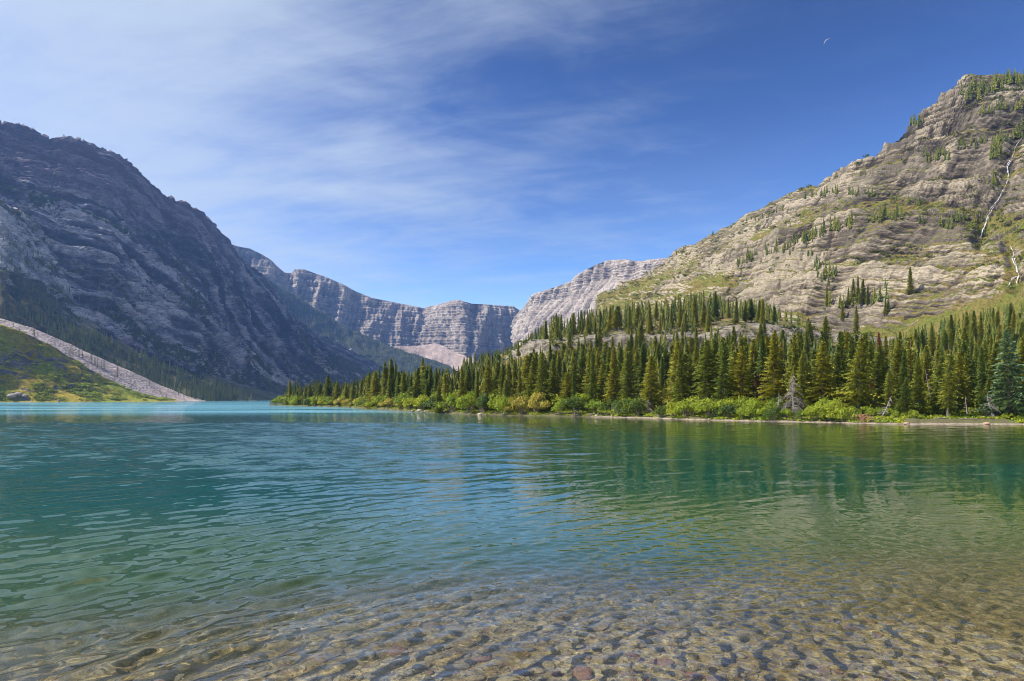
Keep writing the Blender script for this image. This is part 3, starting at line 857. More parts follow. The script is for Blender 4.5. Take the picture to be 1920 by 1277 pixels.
for k in range(NW):
    lam = 0.16 * (1.9 / 0.16) ** rw.random()
    th = R(-48) + rw.normal() * (0.27 if lam > 0.40 else 0.7)
    kk = 2 * math.pi / lam
    # slope-controlled spectrum with its peak at 0.6 m
    sl = 0.145 * math.exp(-(math.log(lam / 0.48) / 0.70) ** 2) + 0.018
    ph = kk * (math.cos(th) * Xw + math.sin(th) * Yw) + rw.uniform(0, 6.28)
    H += sl / kk * np.sin(ph) * np.exp(-(spacing * 2.6 / lam) ** 2) * math.sqrt(2.0 / NW) * 1.25
H = H * Aw * 1.35
for k in range(30):                                    # longer swell that breaks the open water into glints
    lam = 1.0 * (3.6 / 1.0) ** rw.random()
    th = R(-62) + rw.normal() * 0.5
    kk = 2 * math.pi / lam
    ph = kk * (math.cos(th) * Xw + math.sin(th) * Yw) + rw.uniform(0, 6.28)
    H += sstep(Yw, 12, 30) * (0.25 + 0.75 * sstep(pxw, 1250, 500)) * 0.080 * math.sqrt(2.0 / 30) / kk * np.sin(ph) * np.exp(-(spacing * 2.6 / lam) ** 2)
near = sstep(Yw, 19, 9) * sstep(Yw, 3.6, 5.0) * (0.75 + 0.35 * sstep(pxw, 900, 1500))
for k in range(46):                                    # short ripples over the shallows: these focus the light on the bed
    lam = 0.12 * (0.42 / 0.12) ** rw.random()
    th = R(-60) + rw.normal() * 1.0
    kk = 2 * math.pi / lam
    ph = kk * (math.cos(th) * Xw + math.sin(th) * Yw) + rw.uniform(0, 6.28)
    H += near * 0.085 * math.sqrt(2.0 / 46) / kk * np.sin(ph) * np.exp(-(spacing * 2.2 / lam) ** 2)
H += 0.12 * np.abs(H) - 0.06 * np.mean(np.abs(H))     # slightly peaked crests
bdw = np.where(Yw < 48, bed_depth(Xw, np.minimum(Yw, 48.0)), 14.0)
dshore = np.where(pxw > 505, shoreD(pxw) - Yw, 50.0)
depw = np.minimum(np.clip(bdw, 0, 14), np.where(dshore < 40, np.clip(0.2 + 0.055 * dshore, 0.2, 14), 14))
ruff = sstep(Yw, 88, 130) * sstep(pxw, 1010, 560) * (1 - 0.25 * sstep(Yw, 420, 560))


def water_mat():
    m, t = new_mat('lake_water')
    pos = t.n('ShaderNodeNewGeometry').outputs['Position']
    dep = t.attr('depth')
    turb = t.math('SUBTRACT', 1.0, t.math('POWER', 2.718, t.math('ADD', t.math('MULTIPLY', dep, -0.95), t.math('MULTIPLY', t.math('MULTIPLY', dep, dep), -0.75))))
    ruf = t.attr('ruffle')
    warp = t.n('ShaderNodeMapping', {'Vector': pos, 'Rotation': (0, 0, R(42)), 'Scale': (0.55, 1.25, 1.0)}).outputs[0]
    b1 = t.noise(warp, 1.9, 3, 0.5, 0.3)
    b2 = t.noise(t.scaled(pos, 1, 1.3, 1), 6.5, 2, 0.5)
    b3 = t.noise(pos, 0.11, 3, 0.5)
    h = t.math('ADD', t.math('MULTIPLY', b1, 0.085), t.math('MULTIPLY', b2, 0.010))
    bs = t.math('ADD', t.math('MULTIPLY', t.attr('chop'), t.math('ADD', 0.35, b3)), t.math('MULTIPLY', ruf, 0.9))
    nrm = t.n('ShaderNodeBump', {'Height': h, 'Strength': t.math('MINIMUM', bs, 1.0), 'Distance': 1.0}).outputs[0]
    shallow = t.smooth(dep, 0.5, 5.5)
    body = t.mix(shallow, (0.026, 0.064, 0.022, 1), (0.002, 0.058, 0.044, 1))
    body = t.mix(t.smooth(dep, 1.0, 0.15), body, (0.060, 0.068, 0.034, 1))
    body = t.mix(t.math('MULTIPLY', ruf, t.smooth(t.noise(t.scaled(pos, 0.012, 0.05, 1), 1.0, 5, 0.65), 0.28, 0.62)), body, (0.15, 0.36, 0.48, 1))  # sky reflection on the ruffled far strip, put into the body colour
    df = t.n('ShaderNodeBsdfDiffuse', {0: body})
    rf = t.n('ShaderNodeBsdfRefraction', {0: (0.97, 1.0, 0.97, 1), 'Roughness': 0.0, 'IOR': 1.33})
    under = t.n('ShaderNodeMixShader', {0: turb, 1: rf, 2: df})
    gl = t.n('ShaderNodeBsdfGlossy', {0: (1, 1, 1, 1), 'Roughness': 0.02, 'Normal': nrm})
    fr = t.n('ShaderNodeFresnel', {'IOR': 1.40, 'Normal': nrm}).outputs[0]
    fr = t.math('MULTIPLY', fr, t.math('SUBTRACT', 1.0, t.math('MULTIPLY', ruf, 0.42)))
    mx = t.n('ShaderNodeMixShader', {0: fr, 1: under, 2: gl})
    t.n('ShaderNodeOutputMaterial', {0: mx})
    return m


Vw = np.stack([Xw, Yw, H], -1)
chop = 0.12 + 0.88 * sstep(Yw, 12, 40)
chop = chop * (0.30 + 0.70 * sstep(pxw, 1150, 600))
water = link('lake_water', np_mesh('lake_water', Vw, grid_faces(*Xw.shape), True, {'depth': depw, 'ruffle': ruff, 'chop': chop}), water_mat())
water['kind'] = 'structure'
water.cycles.is_caustics_caster = True

# ------------------------------------------------------------------ ground lookups
BVH = {}
for nm, (Gs, ob) in SURF.items():
    ff = grid_faces(*Gs.shape[:2])
    # built from the same grid that was displaced
    co = np.empty(len(ob.data.vertices) * 3, np.float32)
    ob.data.vertices.foreach_get('co', co)
    BVH[nm] = (co.reshape(-1, 3), ff)


def bvh_of(*names):
    vs, fs, off = [], [], 0
    for nme in names:
        v, f = BVH[nme]
        vs.append(v); fs.append(f + off); off += len(v)
    return BVHTree.FromPolygons(np.concatenate(vs).tolist(), np.concatenate(fs).tolist(), epsilon=0.0)


EYE = Vector((0, 0, CAMH))
T_RIGHT = bvh_of('near_mountain', 'wooded_knoll', 'shore_land')
T_MTN = bvh_of('near_mountain')
T_LEFT = bvh_of('wooded_slope', 'rocky_spur', 'mountain', 'far_slope')
T_WOOD = bvh_of('wooded_slope')
T_BANK = bvh_of('grassy_bank', 'scree_slope')


def drop(tree, x, y, top=900.0):
    h = tree.ray_cast(Vector((x, y, top)), Vector((0, 0, -1)))
    return h[0].z if h[0] is not None else None


def sight(tree, px, py):
    h = tree.ray_cast(EYE, Vector(((px - CX) / F, 1.0, (HY - py) / F)).normalized())
    return h[0], h[1]

# ------------------------------------------------------------------ plant builders
def tris_join(chunks):
    """chunks: arrays (n, 3, 3) of triangles -> V, F"""
    T = np.concatenate(chunks, 0)
    return T.reshape(-1, 3), np.arange(len(T) * 3).reshape(-1, 3)


def tube_tris(path, radii, sides=6):
    path = np.asarray(path, float)
    n = len(path)
    d = np.gradient(path, axis=0)
    d /= np.linalg.norm(d, axis=1, keepdims=True) + 1e-9
    ref = np.array([0.0, 0.0, 1.0]) if abs(d[0, 2]) < 0.8 else np.array([1.0, 0.0, 0.0])
    a = np.cross(d, ref); a /= np.linalg.norm(a, axis=1, keepdims=True) + 1e-9
    b = np.cross(d, a)
    an = np.linspace(0, 2 * math.pi, sides, endpoint=False)
    ring = path[:, None] + np.asarray(radii)[:, None, None] * (np.cos(an)[None, :, None] * a[:, None] + np.sin(an)[None, :, None] * b[:, None])
    i = np.arange(n * sides).reshape(n, sides)
    j = np.roll(i, -1, 1)
    Fq = np.stack([i[:-1], j[:-1], j[1:], i[1:]], -1).reshape(-1, 4)
    return ring.reshape(-1, 3)[np.concatenate([Fq[:, [0, 1, 2]], Fq[:, [0, 2, 3]]])]


def crown_tris(seed, H=10.0, Rm=1.35, base=0.07, step=0.2, nb=7, stations=5, ragged=0.35, power=0.8, gap=0.0, top=1.0):
    """needle sprays of a spire-shaped fir; returns triangles and a tint per vertex (0 inside the crown, 1 at the shoot tips)"""
    rg = np.random.default_rng(seed)
    T, L = [], []
    z = H * base
    ph = rg.uniform(0, 6.28)
    lean = rg.normal(size=2) * 0.01
    sector = rg.uniform(0.75, 1.15, 7)
    while z < H * 0.985 * top:
        t = z / H
        rad = Rm * 1.12 * ((1 - t) ** (power + 0.22)) * (0.55 + 0.45 * min(1, (t - base) / 0.10 + 0.25)) + 0.05
        rad *= 1 + (0.16 * math.sin(z * 2.1 + ph) + 0.20 * math.sin(z * 0.83 + 2 * ph) + 0.12 * rg.normal()) * (1 - t)
        k = max(4, int(round(nb * (0.6 + 0.5 * (1 - t)))))
        a0 = rg.uniform(0, 6.28)
        for q in range(k):
            if rg.random() < gap * (1 - t):
                continue
            a = a0 + 6.283 * q / k + rg.normal() * 0.25
            ln = rad * (1 + rg.normal() * ragged * 0.6) * sector[int(a / 6.2832 * 7) % 7]
            ln = max(0.08, ln)
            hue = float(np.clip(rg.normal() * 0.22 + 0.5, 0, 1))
            up = 0.55 * t - 0.32 + rg.normal() * 0.08
            out = np.array([math.cos(a), math.sin(a), 0.0])
            tan = np.array([-math.sin(a), math.cos(a), 0.0])
            zz = z + rg.normal() * step * 0.3
            org = np.array([lean[0] * zz, lean[1] * zz, zz])
            for s in np.linspace(0.25, 1.0, stations):
                drop_ = up * ln * s - 0.12 * ln * s * s * 1.2 + 0.16 * ln * max(0, s - 0.6)
                c = org + out * ln * s + np.array([0, 0, drop_])
                wl = (0.16 + 0.42 * ln * (1.12 - s)) * rg.uniform(0.75, 1.3)
                for sd in (-1, 1):
                    dirv = out * rg.uniform(0.35, 0.85) + tan * sd * rg.uniform(0.5, 1.0) + np.array([0, 0, rg.uniform(-0.55, 0.12)])
                    tip = c + dirv * wl
                    bw = out * (0.07 + 0.05 * ln) * rg.uniform(0.7, 1.3)
                    lift = np.array([0, 0, 0.05 + 0.04 * rg.random()])
                    T.append([c - bw, c + bw + lift, tip])
                    L.append([hue] * 3)
                # hanging spray: gives the shelf its thickness
                if s < 0.95:
                    tip = c + np.array([0, 0, -rg.uniform(0.10, 0.24)]) + out * rg.uniform(-.02, .14) + tan * rg.normal() * 0.08
                    bw = tan * (0.06 + 0.13 * wl) + out * rg.normal() * 0.05
                    T.append([c - bw, c + bw, tip])
                    L.append([hue] * 3)
            # tip spray
            c = org + out * ln + np.array([0, 0, up * ln - 0.08 * ln])
            T.append([c - tan * 0.09 - out * 0.05, c + tan * 0.09 - out * 0.05, c + out * (0.14 + 0.06 * rg.random()) + np.array([0, 0, 0.04])])
            L.append([hue] * 3)
        z += step * rg.uniform(0.75, 1.3) * (0.75 + 0.5 * (1 - t))
    for a in (np.linspace(0, 6.28, 5)[:-1] if top == 1 else ()):       # leader
        d = np.array([math.cos(a), math.sin(a), 0]) * 0.06
        T.append([np.array([0, 0, H * 0.96]) + d, np.array([0, 0, H * 0.96]) - d[[1, 0, 2]], np.array([0, 0, H * 1.01])])
        L.append([0.6, 0.6, 0.9])
    return np.array(T), np.array(L)


def trunk_tris(seed, H=10.0, rb=0.16, twigs=16, low=0.02, high=0.28, tw=0.9):
    rg = np.random.default_rng(seed)
    zs = np.linspace(-0.35, H * 0.97, 8)
    path = np.stack([np.cumsum(rg.normal(size=8)) * 0.012, np.cumsum(rg.normal(size=8)) * 0.012, zs], -1)
    path -= path[0] * np.array([1, 1, 0])
    ch = [tube_tris(path, rb * (1 - 0.92 * np.clip(zs / H, 0, 1)) * (1 + 0.35 * np.exp(-np.clip(zs, 0, 9) * 2.5)), 7)]
    for k in range(twigs):
        z = H * rg.uniform(low, high)
        a = rg.uniform(0, 6.28)
        ln = rg.uniform(0.4, 1.0) * tw
        o = np.array([math.cos(a), math.sin(a), 0])
        p = [np.array([0, 0, z]) + o * 0.05, np.array([0, 0, z - 0.08 * ln]) + o * ln * 0.55, np.array([0, 0, z - 0.12 * ln - rg.random() * 0.2]) + o * ln]
        ch.append(tube_tris(p, [0.018, 0.012, 0.005], 3))
    return np.concatenate(ch, 0)


def tri_mesh(name, T, mat, leaf=None):
    V, Fc = tris_join([T])
    me = np_mesh(name, V, Fc, False, {'leaf': leaf} if leaf is not None else None)
    me.materials.append(mat)
    return me


# six firs of different habit: slender spires to broad ones
FIR = []
for k, (Rm, pw, rag, gp) in enumerate([(1.20, 0.75, 0.30, 0.0), (1.50, 0.85, 0.45, 0.08), (1.75, 0.70, 0.38, 0.04), (0.95, 0.65, 0.35, 0.10), (2.10, 0.85, 0.42, 0.05), (1.35, 0.60, 0.60, 0.22), (1.60, 0.95, 0.48, 0.12)]):
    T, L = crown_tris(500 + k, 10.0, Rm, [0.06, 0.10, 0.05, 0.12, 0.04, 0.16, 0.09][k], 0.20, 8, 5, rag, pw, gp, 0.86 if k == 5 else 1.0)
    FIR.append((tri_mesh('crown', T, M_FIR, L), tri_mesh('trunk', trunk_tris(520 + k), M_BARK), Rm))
T, L = crown_tris(560, 10.0, 2.35, 0.05, 0.30, 11, 8, 0.25, 0.80, 0.0)
FIR_BROAD = (tri_mesh('crown', T, M_FIR_BLUE, L), tri_mesh('trunk', trunk_tris(561, 10, 0.2, 10, 0.02, 0.08, 1.2), M_BARK), 2.2)


def small_fir(seed, layers=9, sides=7, Rm=1.25, H=10.0):
    """a fir seen from far away: stacked ragged skirts"""
    rg = np.random.default_rng(seed)
    T, L = [], []
    for k in range(layers):
        t = k / layers
        z0 = H * (0.06 + 0.9 * t)
        r = Rm * (1 - t) ** 0.8 * rg.uniform(0.8, 1.15) + 0.08
        top = z0 + H * (0.16 + 0.03 * rg.random())
        a = rg.uniform(0, 6.28) + np.linspace(0, 6.2832, sides, endpoint=False) + rg.normal(size=sides) * 0.2
        rr = r * rg.uniform(0.55, 1.2, sides)
        pts = np.stack([np.cos(a) * rr, np.sin(a) * rr, z0 - 0.25 * rr + rg.normal(size=sides) * 0.15], -1)
        for q in range(sides):
            b = pts[(q + 1) % sides]
            m = (pts[q] + b) * 0.5 * np.array([0.55, 0.55, 1]) + np.array([0, 0, 0.28])
            apex = np.array([0, 0, min(top, H * 1.02)])
            T.append([pts[q], m, apex]); L.append([rg.random()] * 3)
            T.append([m, b, apex]); L.append([rg.random()] * 3)
    return np.array(T), np.array(L)


def frond_fir(seed):
    return crown_tris(seed, 10.0, 1.1 + 0.25 * (seed % 3), 0.06, 0.75, 6, 2, 0.35, 0.8, 0.0)


def scatter_mesh(name, variants, X, Y, Z, Hs, mat, seed, wide=1.0, leaf_gain=1.0):
    """many small plants, joined: one object of kind stuff"""
    rg = np.random.default_rng(seed)
    Vs, Ls, Rs = [], [], []
    X, Y, Z, Hs = map(np.asarray, (X, Y, Z, Hs))
    pick = rg.integers(len(variants), size=len(X))
    for k, (T, L) in enumerate(variants):
        w_ = np.where(pick == k)[0]
        if len(w_) == 0:
            continue
        a = rg.uniform(0, 6.28, len(w_))
        ca, sa = np.cos(a)[:, None], np.sin(a)[:, None]
        s = (Hs[w_] / 10.0)[:, None]
        sx = s * rg.uniform(0.8, 1.25, len(w_))[:, None] * wide
        v = T.reshape(-1, 3)
        W = np.stack([(v[None, :, 0] * ca - v[None, :, 1] * sa) * sx + X[w_][:, None], (v[None, :, 0] * sa + v[None, :, 1] * ca) * sx + Y[w_][:, None], v[None, :, 2] * s + Z[w_][:, None]], -1)
        Vs.append(W.reshape(-1, 3))
        Ls.append(np.tile(L.ravel() * leaf_gain, len(w_)))
        Rs.append(np.repeat(rg.random(len(w_)), len(v)))
    V = np.concatenate(Vs)
    me = np_mesh(name, V, np.arange(len(V)).reshape(-1, 3), False, {'leaf': np.concatenate(Ls), 'rnd': np.concatenate(Rs)})
    me.materials.append(mat)
    o = link(name, me)
    o['kind'] = 'stuff'
    return o


def blob_leaves(seed, n, lobes, size, flat=1.0):
    """leaf-sized faces through a lobed volume about 1 m high; lobes: [(x, y, z, r)...]"""
    rg = np.random.default_rng(seed)
    lob = np.array(lobes)
    wl = lob[:, 3] ** 2
    pick = rg.choice(len(lob), n, p=wl / wl.sum())
    d = rg.normal(size=(n, 3)); d /= np.linalg.norm(d, axis=1, keepdims=True)
    d[:, 2] = np.abs(d[:, 2]) * 0.9 + d[:, 2] * 0.1
    shell = rg.uniform(0.5, 1.08, n) ** 0.6 * (1 + (rg.random(n) < 0.12) * rg.uniform(0, 0.32, n))
    c = lob[pick, :3] + d * (lob[pick, 3] * shell)[:, None] * np.array([1, 1, flat])
    c[:, 2] = np.maximum(c[:, 2], 0.02)
    nrm = d * 0.8 + rg.normal(size=(n, 3)) * 0.6 + np.array([0, 0, 0.25])
    nrm /= np.linalg.norm(nrm, axis=1, keepdims=True)
    u = np.cross(nrm, rg.normal(size=(n, 3))); u /= np.linalg.norm(u, axis=1, keepdims=True)
    v = np.cross(nrm, u)
    s = (size * rg.uniform(0.6, 1.35, n))[:, None]
    A, B_, D_, E_ = c - u * s, c + v * s * 0.5, c + u * s, c - v * s * 0.5
    T = np.concatenate([np.stack([A, B_, D_], 1), np.stack([A, D_, E_], 1)], 0)
    tint = np.clip(0.5 + rg.normal(size=n) * 0.25, 0, 1)
    L = np.repeat(np.concatenate([tint, tint])[:, None], 3, 1)
    return T, L


def bush_lobes(seed, spread=1.1):
    rg = np.random.default_rng(seed)
    lob = [(0, 0, 0.42, 0.50)]
    for k in range(11):
        a, r = rg.uniform(0, 6.28), rg.uniform(0.25, 0.9) * spread
        lob.append((math.cos(a) * r, math.sin(a) * r, rg.uniform(0.16, 0.68) * (1.15 - 0.45 * r / spread), rg.uniform(0.20, 0.36)))
    return lob


BUSH = []
for k in range(6):
    T, L = blob_leaves(600 + k, 1700, bush_lobes(620 + k), 0.058)
    rg = np.random.default_rng(640 + k)
    st = []
    for q in range(9):
        a, r = rg.uniform(0, 6.28), rg.uniform(0.15, 0.8)
        e = np.array([math.cos(a) * r, math.sin(a) * r, rg.uniform(0.45, 0.85)])
        st.append(tube_tris([np.array([0, 0, -0.05]) + e * np.array([.12, .12, 0]), e * np.array([.5, .5, .55]), e], [0.018, 0.013, 0.006], 4))
    BUSH.append((tri_mesh('foliage', T, M_BUSH, L), tri_mesh('stem', np.concatenate(st), M_BARK)))

# ------------------------------------------------------------------ far woods (masses)
def scatter_on(name, n, r0_, r1_, seed, dens=None):
    Gs = SURF[name][0]
    r1_ = min(r1_, Gs.shape[0] - 2)
    co = BVH[name][0].reshape(Gs.shape)
    a = co[r0_:r1_, :-1]; b = co[r0_:r1_, 1:]; c = co[r0_ + 1:r1_ + 1, :-1]
    area = np.linalg.norm(np.cross(b - a, c - a), axis=-1)
    wgt = area * (dens(a) if dens is not None else 1.0)
    wgt = np.maximum(wgt, 0).ravel().astype(np.float64)
    rg = np.random.default_rng(seed)
    pick = rg.choice(len(wgt), n, p=wgt / wgt.sum())
    u, v = rg.random((n, 1)), rg.random((n, 1))
    A, B_, C_ = a.reshape(-1, 3)[pick], b.reshape(-1, 3)[pick], c.reshape(-1, 3)[pick]
    return A + (B_ - A) * u + (C_ - A) * v


far_var = [small_fir(700 + k) for k in range(5)]
tiny_var = [small_fir(720 + k, 5, 5, 1.45) for k in range(4)]


def inview(p):
    px, py = to_px(p)
    return (px > -330) & (px < 2250)


def wood_density(a):
    n = fbm(a / 55., 3, seed=63)
    px, py = to_px(a)
    crest = np.interp(px, [q[0] for q in crest_wood], [q[1] for q in crest_wood])
    scr = np.interp(px, [-420, 0, 60, 180, 300, 385, 600], [470, 592, 608, 660, 715, 750, 750])
    below = py - crest
    return (px > -330) * np.clip(0.55 + 1.6 * n, 0.04, 1) * sstep(below, 8, 30) * np.where(px > 300, sstep(below, 6, 40) + 0.15, 1)


p = scatter_on('wooded_slope', 3300, 0, 130, 801, wood_density)
rg = np.random.default_rng(802)
FAR = [[p, 12.5 * rg.uniform(0.5, 1.3, len(p))]]


def spur_density(a):
    px, py = to_px(a)
    crest = np.interp(px, [q[0] for q in crest_spur], [q[1] for q in crest_spur])
    n = fbm(a / 70., 4, 0.6, seed=57)
    return inview(a) * np.clip(n * 2.2 + 0.15, 0, 1) * (0.25 + sstep(py - crest, 20, 70))


p = scatter_on('rocky_spur', 1500, 0, 168, 803, spur_density)
FAR.append([p, 10 * rg.uniform(0.5, 1.2, len(p))])


def mtn_density(a):
    px, py = to_px(a)
    n = fbm(a / 120. * np.array([1, 1, 0.6]), 4, 0.6, seed=33)
    return inview(a) * np.clip(n * 2.4 + 0.1, 0, 1) * sstep(a[..., 2], 420, 120)


p = scatter_on('mountain', 2600, 0, 318, 804, mtn_density)
FARM = [[p, 9 * rg.uniform(0.5, 1.25, len(p))]]
p = scatter_on('far_slope', 2600, 0, 98, 805, lambda a: inview(a) * 1.0)
FARM.append([p, 17 * rg.uniform(0.6, 1.3, len(p))])
cat = lambda L_: (np.concatenate([q[0] for q in L_]), np.concatenate([q[1] for q in L_]))
p, hh = cat(FAR)
scatter_mesh('hillside_forest', far_var, p[:, 0], p[:, 1], p[:, 2] - 0.3, hh, M_FIR_FAR, 806)
p, hh = cat(FARM)
scatter_mesh('mountainside_forest', tiny_var, p[:, 0], p[:, 1], p[:, 2] - 0.5, hh, M_FIR_FAR, 807)

# low growth on the grassy bank
leafball = []
for k in range(4):
    T, L = blob_leaves(740 + k, 70, bush_lobes(750 + k, 0.9), 0.17)
    leafball.append((T * 10, L))


def bank_density(a):
    px, py = to_px(a)
    return inview(a) * np.clip(fbm(a / 18., 3, seed=811) * 3 + 0.2, 0, 1) * (0.3 + sstep(py, 690, 735)) * (a[..., 2] > 1.0)


p = scatter_on('grassy_bank', 900, 10, 125, 812, bank_density)
scatter_mesh('bank_shrubbery', leafball, p[:, 0], p[:, 1], p[:, 2] - 0.2, rg.uniform(1.2, 3.6, len(p)), M_BUSH, 813, 1.3)

# ------------------------------------------------------------------ words for labels
ORD = ['first', 'second', 'third', 'fourth', 'fifth', 'sixth', 'seventh', 'eighth', 'ninth', 'tenth', 'eleventh', 'twelfth', 'thirteenth', 'fourteenth', 'fifteenth', 'sixteenth', 'seventeenth', 'eighteenth', 'nineteenth', 'twentieth']
ORD += ['twenty-' + q for q in ORD[:9]] + ['thirtieth'] + ['thirty-' + q for q in ORD[:9]] + ['fortieth'] + ['forty-' + q for q in ORD[:9]]


def ordinal_labels(items, marks, text):
    """items: dicts with px; marks: [(px, phrase)]; text(item, ordinal phrase) -> label. Counts from the nearest mark"""
    its = sorted(items, key=lambda q: q['px'])
    for it in its:
        it['mark'] = min(marks, key=lambda m_: abs(m_[0] - it['px']))
    for m_ in marks:
        rgt = [q for q in its if q['mark'] is m_ and q['px'] >= m_[0]]
        lft = [q for q in its if q['mark'] is m_ and q['px'] < m_[0]][::-1]
        for side, lst in (('right', rgt), ('left', lft)):
            for n, q in enumerate(lst):
                q['label'] = text(q, f"{ORD[n]} {side} of {m_[1]}")


# ------------------------------------------------------------------ the firs along the right-hand shore
topline = np.array([(505, 742), (530, 735), (545, 713), (570, 716), (600, 708), (615, 702), (640, 716), (660, 712), (690, 692), (735, 671), (752, 690), (770, 694), (795, 672), (815, 688), (850, 684), (900, 676), (950, 668), (1000, 658), (1060, 652), (1130, 642), (1175, 650), (1220, 634), (1290, 642), (1350, 628),
                    (1430, 622), (1500, 617), (1580, 616), (1650, 628), (1720, 628), (1760, 640), (1830, 634), (1890, 628), (1960, 615), (2330, 560)], float)
GZ = {}
rg = np.random.default_rng(900)
trees = []
CELL = {}


def clear_of(x, y, dmin):
    cx, cy = int(x // 6), int(y // 6)
    for ax in (-1, 0, 1):
        for ay in (-1, 0, 1):
            for (a, b, c) in CELL.get((cx + ax, cy + ay), ()):
                if (a - x) ** 2 + (b - y) ** 2 < (0.5 * (dmin + c)) ** 2:
                    return False
    return True


def add_tree(x, y, h, kind, region, tree=T_RIGHT, dmin=0.0, mat=None, **kw):
    if dmin and not clear_of(x, y, dmin):
        return None
    z = drop(tree, x, y)
    if z is None:
        return None
    CELL.setdefault((int(x // 6), int(y // 6)), []).append((x, y, dmin or 2.0))
    px, py = to_px(np.array([x, y, z]))
    t = dict(x=x, y=y, z=z, h=h, kind=kind, region=region, px=float(px), base=float(py), top=float(HY - F * (z + h - CAMH) / y), w=F * 2.4 * FIR[kind][2] * h / 10 / y if kind >= 0 else F * 4.4 * h / 10 / y, mat=mat)
    t.update(kw)
    trees.append(t)
    return t


def height_for(px, D, z, low=0.0):
    tp = np.interp(px, topline[:, 0], topline[:, 1]) + low
    return (HY - tp) / F * D + CAMH - z


# single trees that stand out
def special(px, D, top, kind, mat=None, what=None, region='shore', wide=1.0):
    x = (px - CX) / F * D
    z = drop(T_RIGHT, x, D)
    return add_tree(x, D, (HY - top) / F * D + CAMH - z, kind, region, mat=mat, what=what, wide_=wide)


special(1893, 70.5, 615, -1, what='broad blue-green fir with pale shelving branches at the edge of the beach')
special(1421, 86, 690, 5, 'brown', 'half bare fir with brown needles leaning behind the willow bushes')
special(1448, 97, 664, 1, 'brown', 'tall browning fir standing behind the half bare leaning one')
special(1643, 96, 622, 3, 'rust', 'rust red dead fir rising out of the green shoreline wood', wide=0.62)
special(1466, 118, 640, 3, 'brown', 'slim fir with orange brown needles high above the bleached snag')
special(1526, 96, 690, 5, 'brown', 'thin fir with an orange brown crown just right of the bleached snag')
special(1630, 80, 705, 5, 'rust', 'small rusty fir above the red pile of dead branches')
special(573, 262, 722, 5, 'rust', 'small reddish dead fir among the green ones near the tip of the point')
special(1112, 112, 655, 1, 'brown', 'fir with yellowish brown needles in its lower half behind the willows')
special(1140, 125, 640, 2)
special(822, 118, 716, 2, what='dark fir standing by itself in the willows at the waterline')
special(1216, 98, 676, 4)
special(1226, 101, 690, 4)
special(1355, 95, 632, 2)
special(1375, 92, 640, 4)
special(1290, 103, 668, 2)
special(545, 264, 711, 1)
special(558, 266, 708, 0)
special(615, 252, 702, 0)
special(737, 195, 671, 0)
special(742, 200, 676, 1)
special(795, 165, 670, 1)
special(1308, 104, 676, 4, what='fir with a bare grey skirt of dead lower branches behind bright willows')

# front row, then the wood behind it
px = 538.0
while px < 2120:
    D0_ = float(shoreD(px))
    off = rg.uniform(7.0, 13.0) if px < 1640 else rg.uniform(3.6, 9)
    if 690 > px > 520:
        off = rg.uniform(2, 22) * 0.9
    elif px < 1100:
        off += 5
    D = D0_ + off
    x = (px - CX) / F * D
    z = drop(T_RIGHT, x, D)
    if z is not None:
        h = height_for(px, D, z, rg.uniform(-4, 80) * 70 / D + abs(rg.normal()) * 6)
        h = float(np.clip(h, 3.5, 14))
        add_tree(x, D, h, int(rg.integers(7)), 'shore', dmin=1.9)
    px += (2.6 + rg.random() * 2.6) / D * F
for n in range(6800):
    px = rg.uniform(530, 2200)
    D0_ = float(shoreD(px))
    Dmax = np.interp(px, [530, 640, 800, 1000, 1500, 1920, 2330], [290, 330, 270, 215, 200, 258, 240])
    D = D0_ + 6 + (Dmax - D0_ - 6) * rg.random() ** 1.5
    if D < D0_ + 5:
        continue
    if px < 700 and D < D0_ + 0:
        continue
    x = (px - CX) / F * D
    z = drop(T_RIGHT, x, D)
    if z is None:
        continue
    h = height_for(px, D, z, rg.exponential(15) * 110 / D)
    if px > 1680 and D > 135:
        lim = np.interp(px, [1680, 1760, 1800, 1860, 1920, 2330], [624, 598, 584, 576, 562, 500])
        h = min(rg.uniform(6.5, 11), (HY - lim) / F * D + CAMH - z)
    if 135 < D and 1000 < px < 1560 and fbm(np.array([[x / 9., D / 9., 0]]), 2, seed=907)[0] > -0.10:
        h = rg.uniform(7, 11.5)
    if rg.random() < 0.12:
        h *= rg.uniform(0.45, 0.8)
    if h < 3.2:
        continue
    h = float(min(h, rg.uniform(9.5, 13.5)))
    add_tree(x, D, h, int(rg.integers(7)), 'shore', dmin=2.7 if D < D0_ + 25 else 3.6)

